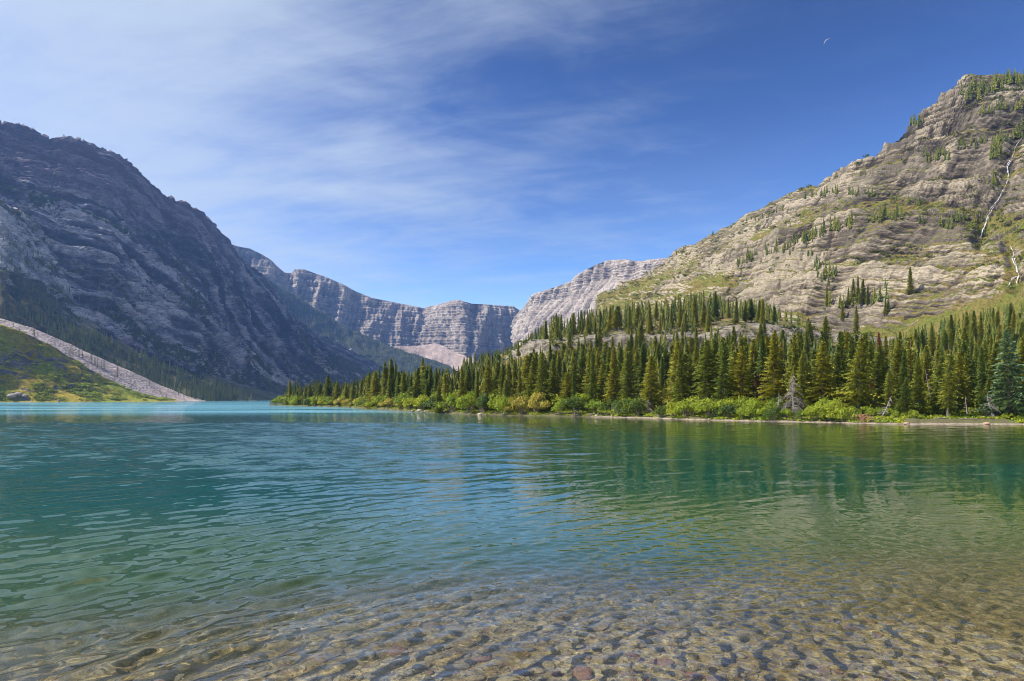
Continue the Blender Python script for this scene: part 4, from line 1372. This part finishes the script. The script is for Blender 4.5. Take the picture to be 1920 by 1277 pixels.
# firs on the knoll and on its lit shoulder
knoll_top = np.array([(870, 672), (900, 662), (940, 658), (975, 640), (1000, 622), (1020, 606), (1040, 592), (1070, 590), (1110, 580), (1150, 572), (1200, 565), (1250, 562), (1300, 548), (1330, 545), (1370, 562), (1420, 562), (1460, 572), (1500, 590), (1530, 610)], float)
nk = 0
print('TREES shore', len(trees))
for n in range(4200):
    px = rg.uniform(868, 1530)
    D = rg.uniform(222, 312)
    if px < 1000:
        D = rg.uniform(232, 300)
    x = (px - CX) / F * D
    z = drop(T_RIGHT, x, D)
    if z is None:
        continue
    _, gpy = to_px(np.array([x, D, z]))
    dens = 1.0 if 1030 < px < 1470 else 0.5
    if gpy > 622 and px > 1010:
        dens *= 0.35
    if 1150 < px < 1290 and 590 < gpy < 612:
        dens *= 0.35
    if 1330 < px and gpy > 598:
        dens *= 0.12
    if 930 < px < 985:
        dens *= 0.5
    if rg.random() > dens or fbm(np.array([[x / 14., D / 14., 0]]), 2, seed=905)[0] < -0.22:
        continue
    h = float(np.clip(9.4 * rg.uniform(0.35, 1.25), 3, 12))
    lim = (HY - np.interp(px, knoll_top[:, 0], knoll_top[:, 1])) / F * D + CAMH - z
    h = min(h, lim + 1.2 * rg.random())
    if h < 3:
        continue
    if add_tree(x, D, h, int(rg.choice([0, 0, 3, 1, 6, 5])), 'knoll', dmin=3.0, mat='brown' if rg.random() < 0.03 else None):
        nk += 1
    if nk > 430:
        break

print('TREES knoll', nk)
# firs on the ledges of the near mountain, seen one by one
def mtn_tree(px, py, h, kind=None, jitter=0.0):
    p, nrm_ = sight(T_MTN, px + rg.normal() * jitter, py + rg.normal() * jitter * 0.35)
    if p is None or p.y > 790:
        return
    add_tree(p.x, p.y, h, int(rg.choice([0, 3, 1, 2])) if kind is None else kind, 'mountain', tree=T_MTN)


for (px, py, h) in [(1600, 566, 12), (1609, 570, 14), (1617, 572, 13), (1590, 572, 9), (1626, 572, 10), (1575, 578, 8), (1582, 576, 7), (1640, 568, 8), (1650, 566, 8), (1662, 560, 7), (1707, 552, 13), (1550, 578, 13), (1556, 575, 9), (1600, 574, 8), (1635, 572, 6),
                    (1580, 600, 10), (1604, 632, 14), (1548, 520, 9), (1556, 518, 10), (1562, 522, 8), (1660, 590, 8), (1666, 580, 7), (1660, 540, 5), (1545, 524, 7), (1568, 516, 7)]:
    mtn_tree(px, py, h)
lines = [([(1380, 500), (1420, 482), (1470, 465), (1520, 452)], 34, 6, 7), ([(1510, 455), (1560, 435), (1600, 420), (1640, 412), (1690, 410)], 46, 5, 8), ([(1500, 375), (1560, 362), (1620, 366), (1680, 376), (1730, 386)], 48, 4, 7), ([(1405, 415), (1450, 402), (1500, 392)], 16, 5, 5),
         ([(1720, 418), (1760, 424), (1785, 430)], 16, 3, 6), ([(1735, 305), (1760, 300), (1775, 302)], 20, 6, 8), ([(1790, 280), (1830, 272), (1860, 266)], 18, 8, 7), ([(1860, 305), (1872, 290), (1885, 262)], 24, 6, 10), ([(1815, 190), (1835, 178), (1860, 165), (1885, 160), (1915, 158)], 60, 12, 10),
         ([(1700, 240), (1712, 238), (1722, 230)], 16, 7, 8), ([(1840, 215), (1880, 208), (1915, 205)], 18, 6, 8), ([(1900, 262), (1912, 250)], 10, 5, 9), ([(1530, 500), (1535, 520), (1545, 540)], 8, 5, 6), ([(1270, 478), (1300, 462), (1340, 440)], 8, 3, 6), ([(1860, 350), (1868, 345)], 10, 5, 6), ([(1780, 415), (1800, 412), (1880, 415)], 16, 6, 6), ([(1600, 330), (1650, 326), (1700, 322)], 18, 8, 4), ([(1440, 480), (1480, 470), (1540, 485)], 14, 8, 5)]
for pts, n, jit, hm in lines:
    a = np.array(pts, float)
    for k in range(n):
        t = rg.random() * (len(a) - 1)
        i = min(int(t), len(a) - 2)
        q = a[i] + (a[i + 1] - a[i]) * (t - i)
        mtn_tree(q[0], q[1], hm * rg.uniform(0.5, 1.2), jitter=jit)

# how much of each tree shows: nearer ones hide those behind
sky_line = np.full(2600, 900.0)
trees.sort(key=lambda q: q['y'])
for t in trees:
    c0, c1 = int(t['px'] - t['w'] * 0.3), int(t['px'] + t['w'] * 0.3) + 1
    t['vis'] = 0.0
    if c1 < 0 or c0 > 1920:
        continue
    i0, i1 = max(c0, 0), min(c1, 1920)
    seg = sky_line[i0:i1]
    bottom = np.minimum(t['base'], seg)
    t['vis'] = float(np.maximum(bottom - t['top'], 0).sum()) * 1.5
    sky_line[i0:i1] = np.minimum(seg, t['top'] + 0.12 * (t['base'] - t['top']))
for t in trees:
    t['own'] = t.get('what') is not None or t['mat'] in ('rust',) or t['kind'] == -1
N_OWN = 296
ranked = sorted(trees, key=lambda q: (-q['own'], -q['vis']))
own = ranked[:N_OWN]
rest = ranked[N_OWN:]
own_ids = {id(t) for t in own}

MATS = {'brown': M_FIR_BROWN, 'rust': M_FIR_RUST}
proto = {}


def plant_fir(t):
    crown_me, trunk_me, _ = FIR[t['kind']] if t['kind'] >= 0 else FIR_BROAD
    s = t['h'] / 10.0
    wid = s * rg.uniform(0.80, 1.40) * t.get('wide_', 1.0)
    if t['kind'] in proto:                        # copy the first tree of this habit, part by part
        src = proto[t['kind']]
        o = src[0].copy(); C.objects.link(o)
        kids = []
        for ch in src[1]:
            c = ch.copy(); C.objects.link(c); c.parent = o
            kids.append(c)
    else:
        o = empty('fir_tree', (0, 0, 0))
        kids = [link('trunk', trunk_me, None, o), link('crown', crown_me, None, o)]
        proto[t['kind']] = (o, kids)
    o.location = (t['x'], t['y'], t['z'] - 0.05)
    o.rotation_euler = (rg.normal() * 0.022, rg.normal() * 0.022, rg.uniform(0, 6.28))
    o.scale = (wid, wid, s)
    if t['mat']:
        kids[1].material_slots[0].link = 'OBJECT'
        kids[1].material_slots[0].material = MATS[t['mat']]
    elif t['kind'] >= 0:
        kids[1].material_slots[0].link = 'OBJECT'
        kids[1].material_slots[0].material = M_FIR
    return o


SHORE_MARKS = [(515, 'the tip of the point'), (787, 'the pale shore boulder'), (985, 'the yellowing willow'), (1185, 'the paired firs'), (1308, 'the skirted fir'), (1487, 'the bleached snag'), (1645, 'the rust red fir'), (1745, 'the sandy beach'), (1893, 'the blue-green fir')]


def shape_word(t):
    return {0: 'narrow', 1: 'ragged', 2: 'full', 3: 'very slim', 4: 'broad', 5: 'thin-crowned', 6: 'pointed'}.get(t['kind'], 'broad')


shore_own = [t for t in own if t['region'] == 'shore' and not t.get('what')]
for t in shore_own:
    t['off'] = t['y'] - float(shoreD(t['px']))
for lo, hi, phrase in ((-9, 11, 'in the front row'), (11, 24, 'in the second row'), (24, 48, 'in the third row'), (48, 999, 'deep in the shore wood')):
    sub = [t for t in shore_own if lo <= t['off'] < hi]
    ordinal_labels(sub, SHORE_MARKS, lambda q, s, ph=phrase: f"{shape_word(q)} {'browning' if q['mat'] else 'green'} fir {ph}, {s}")
kn = [t for t in own if t['region'] == 'knoll']
for t in kn:
    t['row'] = t['base'] > 605
KM = [(900, 'its grassy shoulder'), (1035, "the ledge's start"), (1170, 'the bare rock gap'), (1325, 'its summit'), (1495, 'its bare end')]
for rw_, phrase in ((True, 'on the knoll above the ledge'), (False, "on the knoll's wooded crest")):
    ordinal_labels([t for t in kn if t['row'] == rw_], KM, lambda q, s, ph=phrase: f"{shape_word(q)} fir {ph}, {s}")
ms = [t for t in own if t['region'] == 'mountain']
ordinal_labels(ms, [(1600, 'the ledge clump'), (1707, 'the lone cliff fir'), (1870, 'the waterfall gully')], lambda q, s: f"small fir {'high up' if q['base'] < 420 else 'low down'} on the pale cliffs, {s}")
GROUPS = {'shore': 'firs in the wood along the shore', 'knoll': 'firs on the wooded knoll', 'mountain': 'firs on the pale cliffs'}
for t in own:
    o = plant_fir(t)
    lb = t.get('what') or t['label']
    if len(lb.split()) > 16: print('LONG', lb)
    tag(o, t.get('what') or t['label'], 'fir tree', GROUPS[t['region']])
fv = [small_fir(770 + k, 14, 8, 1.15 + 0.12 * k) for k in range(5)]
rs = [t for t in rest]
scatter_mesh('conifer_forest', fv, [t['x'] for t in rs], [t['y'] for t in rs], [t['z'] - 0.1 for t in rs], [t['h'] for t in rs], M_FIR_MASS, 820)

# ------------------------------------------------------------------ scrub on the near mountain and the knoll (a mass)
def mtn_scrub(a):
    px, py = to_px(a)
    n = fbm(a / 26. * np.array([1, 1, 1.8]), 4, 0.6, seed=106)
    near_water = sstep(seg_dist(px, py, fall), 45, 8)
    skyl = sstep(px, 1780, 1830) * sstep(py, 230, 190)
    return (px > 1120) * (px < 2050) * (np.clip(n * 2.2 - 0.25, 0, 1) + 0.35 * near_water + 0.5 * skyl + 0.03) * sstep(a[..., 1], 790, 700)


p = scatter_on('near_mountain', 2300, 60, 418, 821, mtn_scrub)
p2 = scatter_on('wooded_knoll', 420, 10, 140, 822, lambda a: inview(a) * np.clip(fbm(a / 12., 3, seed=823) * 3 + 0.2, 0, 1))
p = np.concatenate([p, p2])
scatter_mesh('cliff_shrubbery', leafball, p[:, 0], p[:, 1], p[:, 2] - 0.15, np.clip(rg.exponential(0.8, len(p)) + 0.4, 0.4, 2.6), M_SHRUB, 824, 1.25)

# grass and herbs under the shore wood
def turf(seed):
    T, L = blob_leaves(seed, 60, [(0, 0, 0.1, 0.5), (0.5, 0.2, 0.1, 0.4), (-.4, .3, .1, .4), (0.1, -.5, .1, .45)], 0.16, 0.7)
    return T * 10, L


turfs = [turf(760 + k) for k in range(4)]
Xs, Ys, Zs = [], [], []
for n in range(2600):
    px = rg.uniform(515, 2150)
    D0_ = float(shoreD(px))
    D = D0_ + 0.5 + (26 if px < 1650 else 16) * rg.random() ** 1.3
    if 1690 < px < 1905 and D < D0_ + 3.2:
        continue
    x = (px - CX) / F * D
    z = drop(T_RIGHT, x, D)
    if z is not None and z > 0.12:
        Xs.append(x); Ys.append(D); Zs.append(z - 0.05)
scatter_mesh('undergrowth', turfs, Xs, Ys, Zs, rg.uniform(0.25, 0.75, len(Xs)), M_BUSH, 826, 1.3)

# ------------------------------------------------------------------ willow bushes at the water's edge
bushes = []


def add_bush(px, off, h, wide, col):
    D = float(shoreD(px)) + off
    x = (px - CX) / F * D
    z = drop(T_RIGHT, x, D)
    if z is None:
        return
    bushes.append(dict(px=px, x=x, y=D, z=z, h=h, wide=wide, col=col, off=off))


def colour_at(px):
    if 630 < px < 672 or 715 < px < 735 or 968 < px < 1012 or 745 < px < 755:
        return 'gold'
    return 'dark' if rg.random() < 0.16 else 'green'


px = 517.0
while px < 1590:
    D = float(shoreD(px))
    hmax = np.interp(px, [515, 540, 600, 660, 700, 790, 850, 900, 1000, 1110, 1160, 1210, 1250, 1262, 1340, 1440, 1480, 1520, 1580, 1640], [2.4, 4.2, 3.4, 2.6, 2.9, 3.2, 3.0, 3.4, 3.3, 2.8, 2.6, 3.0, 1.4, 2.3, 2.2, 1.9, 1.2, 2.0, 1.9, 1.0])
    h = hmax * rg.uniform(0.8, 1.25)
    wd = h * rg.uniform(1.0, 1.45)
    add_bush(px, wd * 0.38 + 0.15 + rg.random() * 0.6, h, rg.uniform(1.0, 1.35), colour_at(px))
    px += wd * rg.uniform(0.6, 0.95) / D * F
# second row, only where the photograph has a broad belt of willow
px = 560.0
while px < 1120:
    D = float(shoreD(px))
    h = np.interp(px, [560, 660, 700, 760, 860, 1000, 1120], [4.0, 4.6, 3.6, 3.9, 3.7, 3.7, 3.2]) * rg.uniform(0.8, 1.08)
    add_bush(px, 5.2 + rg.random() * 2.5, h, rg.uniform(1.1, 1.5), 'green' if rg.random() < 0.9 else 'dark')
    px += h * rg.uniform(0.8, 1.2) / D * F
for px in (1272, 1300, 1330, 1362, 1392, 1420, 1450, 1545, 1570, 1180, 1205):
    add_bush(px, 3.6 + rg.random() * 1.2, rg.uniform(1.9, 2.9), rg.uniform(1.1, 1.4), 'green')
for px, off, h in ((1680, 4.5, 0.9), (1715, 3.6, 0.9), (1708, 5.0, 1.1), (1744, 9, 1.7), (1668, 6, 1.2), (1646, 5.5, 1.3), (1630, 4.6, 1.4), (1600, 3.0, 1.5), (1780, 8, 0.9), (1838, 6, 0.8), (1690, 8, 1.3), (1885, 3.0, 0.8), (1916, 2.8, 0.9)):
    add_bush(px, off, h, 1.2, 'green')
for b in bushes:
    b['row'] = 'at the waterline' if b['off'] < 3.4 else 'behind the first bushes'
    b['size'] = 'low' if b['h'] < 1.5 else ('tall' if b['h'] > 3.2 else 'rounded')
CW = {'gold': 'yellowing', 'green': 'bright green', 'dark': 'dark green'}
BM = [(515, 'the tip of the point'), (640, 'the meadow bushes'), (787, 'the pale shore boulder'), (900, 'the dark lone fir'), (1085, "the sand strip's start"), (1250, 'the dark gap'), (1375, 'the leaning brown fir'), (1487, 'the bleached snag'), (1615, 'the red branch pile'), (1745, 'the sandy beach'), (1893, 'the blue-green fir')]
for rw_ in ('at the waterline', 'behind the first bushes'):
    for col in ('gold', 'green', 'dark'):
        ordinal_labels([b for b in bushes if b['row'] == rw_ and b['col'] == col], BM, lambda q, s, ph=rw_: f"{q['size']} {CW[q['col']]} willow {ph}, {s}")
bproto = {}
BMAT = {'gold': M_BUSH_GOLD, 'green': M_BUSH, 'dark': M_BUSH_DARK}
for n, b in enumerate(bushes):
    k = n % 6
    if k in bproto:
        o = bproto[k][0].copy(); C.objects.link(o)
        kids = []
        for ch in bproto[k][1]:
            c = ch.copy(); C.objects.link(c); c.parent = o
            kids.append(c)
    else:
        o = empty('willow_bush', (0, 0, 0))
        kids = [link('stem', BUSH[k][1], None, o), link('foliage', BUSH[k][0], None, o)]
        bproto[k] = (o, kids)
    o.location = (b['x'], b['y'], b['z'] - 0.05)
    o.rotation_euler = (0, 0, rg.uniform(0, 6.28))
    o.scale = (b['h'] * b['wide'] * 0.62, b['h'] * b['wide'] * 0.62, b['h'] * 0.98)
    kids[1].material_slots[0].link = 'OBJECT'
    kids[1].material_slots[0].material = BMAT[b['col']]
    tag(o, b['label'], 'bush', 'willow bushes along the shore')

# ------------------------------------------------------------------ firs on the far bank, one by one
bank_trees = []
for (px, py, h, brown) in [(131, 668, 12, 0), (135, 662, 10, 0), (148, 668, 11, 0), (155, 672, 9, 0), (171, 680, 14, 0), (178, 684, 12, 0), (183, 690, 12, 0), (195, 692, 13, 0), (190, 690, 9, 0), (220, 706, 14, 1), (280, 722, 9, 0), (285, 726, 6, 0), (25, 612, 7, 0), (36, 624, 8, 0), (64, 636, 15, 1), (302, 740, 8, 0), (312, 744, 6, 0), (330, 746, 7, 0), (345, 750, 7, 0), (300, 735, 6, 0)]:
    p, nn_ = sight(T_BANK, px, py)
    if p is None:
        continue
    bank_trees.append(dict(px=px, p=p, h=h, brown=brown))
far_me = [tri_mesh('crown', *(lambda q: (q[0], M_FIR_FAR, q[1]))(crown_tris(780 + k, 10, 1.5, 0.05, 0.45, 7, 3, 0.4, 0.8, 0.05))) for k in range(3)]
ordinal_labels(bank_trees, [(64, 'the bare brown fir'), (171, 'the tallest bank fir'), (285, 'the small scree clump')], lambda q, s: f"{'brown' if q['brown'] else 'dark'} fir beside the far scree, {s}")
for n, q in enumerate(bank_trees):
    o = empty('fir_tree', q['p'] - Vector((0, 0, 0.2)), rg.uniform(0, 6.28), q['h'] / 10.0)
    link('trunk', FIR[n % 7][1], None, o)
    c = link('crown', far_me[n % 3], None, o)
    if q['brown']:
        c.material_slots[0].link = 'OBJECT'
        c.material_slots[0].material = M_FIR_BROWN
    tag(o, q['label'], 'fir tree', 'firs on the grassy bank')

# ------------------------------------------------------------------ bleached snags, driftwood, boulders
def shore_point(px, off):
    D = float(shoreD(px)) + off
    x = (px - CX) / F * D
    return Vector((x, D, drop(T_RIGHT, x, D)))


def snag(px, off, top, label, seed, lean=(0, 0), skirt=1.6, nbr=46, lo=0.08, hi=0.95, mat=M_SNAG, droop=0.35):
    b = shore_point(px, off)
    H_ = (HY - top) / F * b.y + CAMH - b.z
    rg_ = np.random.default_rng(seed)
    o = empty('dead_tree', b)
    o.rotation_euler = (lean[1], lean[0], 0)
    zs = np.linspace(-0.3, H_, 7)
    path = np.stack([np.cumsum(rg_.normal(size=7)) * 0.03, np.cumsum(rg_.normal(size=7)) * 0.03, zs], -1)
    link('trunk', tri_mesh('trunk', tube_tris(path, (0.13 if nbr > 30 else 0.075) * (1 - 0.9 * np.clip(zs / H_, 0, 1)) + 0.01, 7), mat), None, o)
    for k in range(nbr):
        t = lo + (hi - lo) * k / nbr
        z = H_ * t
        a = rg_.uniform(0, 6.28)
        ln = skirt * (1 - t) ** 0.8 * rg_.uniform(0.5, 1.15) + 0.15
        od = np.array([math.cos(a), math.sin(a), 0])
        org = np.array([np.interp(z, zs, path[:, 0]), np.interp(z, zs, path[:, 1]), z])
        pp = [org, org + od * ln * 0.5 + np.array([0, 0, 0.02]), org + od * ln * 0.85 + np.array([0, 0, -droop * ln * 0.5]), org + od * ln + np.array([0, 0, -droop * ln])]
        ch = [tube_tris(pp, [0.036, 0.026, 0.017, 0.006], 4)]
        for s in (0.35, 0.5, 0.65, 0.8):
            for sd in (-1, 1):
                q = org + od * ln * s + np.array([0, 0, -droop * ln * s * s])
                tn = np.array([-od[1], od[0], 0]) * sd
                e = q + (tn * 0.5 + od * 0.35) * ln * 0.42 + np.array([0, 0, -rg_.uniform(0.0, 0.35) * ln * 0.6])
                ch.append(tube_tris([q, (q + e) / 2 + np.array([0, 0, 0.03]), e], [0.014, 0.010, 0.004], 3))
        link('branch', tri_mesh('branch', np.concatenate(ch), mat), None, o)
    tag(o, label, 'dead tree')
    return o


snag(1487, 3.2, 700, 'bleached grey dead fir with drooping bare branches among the willows', 1, skirt=1.9, nbr=60, droop=0.55)
snag(1461, 3.0, 735, 'short pale broken snag next to the large bleached one', 2, skirt=0.7, nbr=14)
snag(1416, 9, 700, 'thin bare trunk leaning beside the half bare brown fir', 3, lean=(0.28, 0), skirt=0.5, nbr=14)
snag(1653, 4.5, 738, 'thin grey leaning snag next to the red branch pile', 4, lean=(0.45, 0), skirt=0.7, nbr=16)
snag(1730, 10, 705, 'slim grey dead trunk leaning left at the back of the beach', 5, lean=(-0.16, 0), skirt=0.4, nbr=12)
snag(1752, 11, 690, 'pale dead trunk tilted among the firs behind the beach', 6, lean=(-0.22, 0), skirt=0.4, nbr=12)
snag(1862, 4.5, 735, 'grey leaning dead tree with drooping twigs beside the blue-green fir', 7, lean=(-0.2, 0), skirt=1.0, nbr=24, droop=0.8)
snag(1816, 6.5, 742, 'grey stripped stump trunk standing at the end of the beach', 8, skirt=0.35, nbr=8)
snag(1310, 7.5, 742, 'grey skirt of dead boughs behind the bright willows', 9, skirt=2.6, nbr=36, droop=0.35)
snag(1216, 5.0, 748, 'bare grey tree stub under the paired firs', 10, skirt=1.3, nbr=20, droop=0.5)


def log_obj(name, px, off, ln, r, rz, tilt, label, mat, seed, branches=3):
    b = shore_point(px, off)
    rg_ = np.random.default_rng(seed)
    o = empty(name, b + Vector((0, 0, r * 0.6)), rz)
    n = 7
    s = np.linspace(-0.5, 0.5, n) * ln
    path = np.stack([s, rg_.normal(size=n) * 0.03 * ln * 0.4, (s + 0.5 * ln) * math.tan(tilt) + rg_.normal(size=n) * 0.01], -1)
    link('stem', tri_mesh('stem', tube_tris(path, r * np.linspace(1.1, 0.5, n), 8), mat), None, o)
    for k in range(branches):
        q = path[rg_.integers(1, n - 1)]
        e = q + rg_.normal(size=3) * np.array([0.4, 0.35, 0.2]) * ln * 0.3 + np.array([0, 0, 0.12 * ln])
        link('branch', tri_mesh('branch', tube_tris([q, (q + e) / 2, e], [r * 0.45, r * 0.3, r * 0.1], 5), mat), None, o)
    tag(o, label, 'driftwood')
    return o


log_obj('driftwood_log', 1646, 1.6, 2.6, 0.07, 0.5, -0.12, 'pale slanting log between the red branch pile and the grey snag', M_SNAG, 21, 5)
log_obj('driftwood_log', 1662, 1.2, 2.0, 0.06, 0.25, -0.18, 'thin bleached log lying low beside the slanting one', M_SNAG, 22, 3)
log_obj('driftwood_log', 1497, 1.0, 1.8, 0.05, 0.35, -0.1, 'bleached branch lying at the water under the big snag', M_SNAG, 23, 4)
log_obj('driftwood_log', 1765, 3.4, 2.3, 0.08, 0.1, 0.02, 'pinkish fallen log lying flat at the back of the beach', M_SNAG, 24, 2)
log_obj('driftwood_log', 1112, 0.8, 0.9, 0.07, 0.6, 0.2, 'short grey stump of driftwood where the sand strip starts', M_SNAG, 25, 4)
log_obj('driftwood_log', 1815, 2.8, 1.8, 0.06, -0.2, 0.0, 'dark thin log on the sand near the stripped stump', M_BARK, 26, 2)

b = shore_point(1616, 0.9)
o = empty('branch_pile', b)
rgp = np.random.default_rng(31)
for k in range(34):
    a = rgp.uniform(0, 6.28)
    ln = rgp.uniform(0.5, 1.3)
    od = np.array([math.cos(a), math.sin(a), 0])
    org = np.array([rgp.normal() * 0.35, rgp.normal() * 0.25, rgp.uniform(0.1, 0.8)])
    ch = [tube_tris([org, org + od * ln * 0.5 + np.array([0, 0, 0.12]), org + od * ln + np.array([0, 0, -rgp.uniform(0, 0.5)])], [0.022, 0.016, 0.006], 4)]
    for s in (0.4, 0.6, 0.8):
        q = org + od * ln * s
        e = q + rgp.normal(size=3) * 0.16
        ch.append(tube_tris([q, e], [0.009, 0.003], 3))
    link('branch', tri_mesh('branch', np.concatenate(ch), M_RUSTWOOD), None, o)
tag(o, 'rust red pile of dead branches overhanging the water', 'branch pile')

bould_me = []
for k in range(4):
    me = np_mesh('boulder', stone_shape(IV2, 330 + k), IF2, True)
    me.materials.append(M_STONE)
    bould_me.append(me)


def boulder(p, r, k, label, group=None, mat=None):
    o = bpy.data.objects.new('boulder', bould_me[k % 4])
    C.objects.link(o)
    o.location = p + Vector((0, 0, r * 0.25))
    o.scale = (r * 1.3, r, r * 0.7)
    o.rotation_euler = (0.1, -0.1, k * 1.3)
    if mat:
        o.material_slots[0].link = 'OBJECT'
        o.material_slots[0].material = mat
    tag(o, label, 'boulder', group)


M_PALE = stone_mat('pale_boulder', [(0.0, (0.26, 0.24, 0.21)), (1.0, (0.36, 0.33, 0.29))])
boulder(shore_point(787, 0.6), 0.5, 0, 'pale grey boulder on the waterline below the willows', None, M_PALE)
boulder(shore_point(775, 0.3), 0.45, 1, 'smaller pale rock touching the pale shore boulder', None, M_PALE)
boulder(shore_point(797, 0.4), 0.40, 2, 'low pale rock on the far side of the pale shore boulder', None, M_PALE)
for px, r, lab in ((1118, 0.28, 'small pale rock at the start of the sand strip'), (900, 0.35, 'grey rock at the water under the bright willows'), (945, 0.3, 'low grey rock at the water beside the yellowing willow'), (1330, 0.22, 'little rock on the narrow sand strip'), (1700, 0.25, 'rock where the sandy beach begins'), (1850, 0.3, 'dark rock on the beach near the blue-green fir')):
    boulder(shore_point(px, 0.3), r, int(px) % 4, lab)
for px, py, r, lab in ((22, 745, 4.0, 'pale outcrop rock at the foot of the grassy bank'), (34, 741, 3.2, 'pale rock just above the outcrop at the foot of the bank'), (46, 744, 2.6, 'pale rock beside the outcrop near the far waterline'), (160, 739, 2.4, 'grey rock among the dark slabs of the grassy bank'), (110, 752, 1.6, 'low pale rock on the far waterline')):
    p, nn_ = sight(T_BANK, px, py)
    if p is not None:
        boulder(p, r, px % 4, lab, None, M_PALE)

# ------------------------------------------------------------------ the stream falling down the cliffs
m, t = new_mat('white_water')
pos = t.n('ShaderNodeNewGeometry').outputs['Position']
n = t.noise(t.scaled(pos, 1, 1, 0.35), 1.6, 5, 0.6)
finish(t, t.ramp(n, [(0.3, (0.30, 0.31, 0.32)), (0.6, (0.62, 0.63, 0.64))]), 0.5, n, 0.8, 0.3, 0.4)
M_FALL = m


def waterfall(name, poly, widths, label, seed):
    rg_ = np.random.default_rng(seed)
    o = empty(name, sight(T_MTN, *poly[-1])[0])
    base = o.location.copy()
    for strand in range(3):
        pts, ws = [], []
        seglen = np.cumsum([0] + [math.hypot(b_[0] - a_[0], b_[1] - a_[1]) for a_, b_ in zip(poly[:-1], poly[1:])])
        t0_, t1_ = (0, 1) if strand == 0 else sorted(rg_.uniform(0.05, 0.95, 2))
        for t_ in np.linspace(t0_, t1_, max(8, int((t1_ - t0_) * seglen[-1] / 2.2))):
            s_ = t_ * seglen[-1]
            px = np.interp(s_, seglen, [q[0] for q in poly]) + rg_.normal() * 1.1 + (0 if strand == 0 else (2.8 if strand == 1 else -3.0) * math.sin(3.14 * (t_ - t0_) / (t1_ - t0_)))
            py = np.interp(s_, seglen, [q[1] for q in poly])
            p_, n_ = sight(T_MTN, px, py)
            if p_ is None:
                continue
            pts.append(np.array(p_ - base) + np.array([-0.1, -0.8, 0.35]))
            ws.append(np.interp(t_, np.linspace(0, 1, len(widths)), widths) * rg_.uniform(0.15, 1.3) * (0.7 if strand == 0 else 0.45) * (0.25 if math.sin(t_ * 23 + seed + strand * 2) > 0.72 else 1.0))
        pts = np.array(pts)
        if len(pts) < 4:
            continue
        pts = smooth_rows(pts, 1)
        link('strand', tri_mesh('strand', tube_tris(pts, np.array(ws), 6), M_FALL), None, o)
    tag(o, label, 'waterfall')


waterfall('waterfall', [tuple(q) for q in fall], [0.14, 0.28, 0.42, 0.3, 0.28, 0.36, 0.42, 0.55], 'long white waterfall stepping down the gully in the pale cliffs', 41)
waterfall('waterfall', [tuple(q) for q in fall2], [0.2, 0.32, 0.42, 0.4, 0.34], 'short lower waterfall splitting over the foot of the pale cliffs', 42)
waterfall('waterfall', [(1908, 520), (1899, 522), (1893, 528), (1888, 540)], [0.18, 0.25, 0.2], 'thin side arm of water curving away from the lower waterfall', 43)

# ------------------------------------------------------------------ the daytime moon
m, t = new_mat('moon_rock')
finish(t, (0.13, 0.14, 0.16, 1), 1.0, None, spec=0.0)
DM = 9000.0
pm = P(1553, 81, DM)
Rm_ = 6.2 / F * np.linalg.norm(pm)
nrm_c = -pm / np.linalg.norm(pm)
upv = np.array([0, 0, 1.0]); rgt = np.cross(nrm_c, upv); rgt = -rgt / np.linalg.norm(rgt)
rgt = np.array([1.0, 0, 0]) - nrm_c * nrm_c[0]; rgt /= np.linalg.norm(rgt)
upv = np.cross(rgt, nrm_c) * -1
upv = upv if upv[2] > 0 else -upv
bl = math.radians(148)
uu = math.cos(bl) * rgt + math.sin(bl) * upv
ww = -math.sin(bl) * rgt + math.cos(bl) * upv
A = np.linspace(-math.pi / 2, math.pi / 2, 25)
front, back = [], []
for f_ in np.linspace(0, R(42), 7):
    front.append([Rm_ * (math.cos(a) * math.cos(f_) * uu + math.sin(a) * ww + math.cos(a) * math.sin(f_) * nrm_c) for a in A])
for f_ in np.linspace(0, R(42), 7)[::-1]:
    front.append([Rm_ * 0.985 * (math.cos(a) * math.cos(f_) * uu + math.sin(a) * ww + math.cos(a) * math.sin(f_) * 0.6 * nrm_c) for a in A])
Gm = np.array(front)
moon = link('moon', np_mesh('moon', Gm, grid_faces(*Gm.shape[:2]), True), m)
moon.location = pm
tag(moon, 'thin pale crescent moon in the deep blue daytime sky', 'moon')

# ------------------------------------------------------------------ the air
HAZE = 0.000085
m = bpy.data.materials.new('thin_air')
m.use_nodes = True
t = NT(m.node_tree)
pv = t.n('ShaderNodeVolumePrincipled', {'Color': (0.22, 0.44, 1.0, 1), 'Density': HAZE, 'Anisotropy': 0.25})
o_ = t.n('ShaderNodeOutputMaterial')
t.t.links.new(pv.outputs[0], o_.inputs['Volume'])
x0, x1, y0, y1, z0, z1 = -3200, 3200, -260, 4100, -25, 720
hv = [(x, y, z) for x in (x0, x1) for y in (y0, y1) for z in (z0, z1)]
hz = link('haze', np_mesh('haze', hv, [(0, 1, 3, 2), (4, 6, 7, 5), (0, 4, 5, 1), (2, 3, 7, 6), (0, 2, 6, 4), (1, 5, 7, 3)]), m)
hz['kind'] = 'stuff'
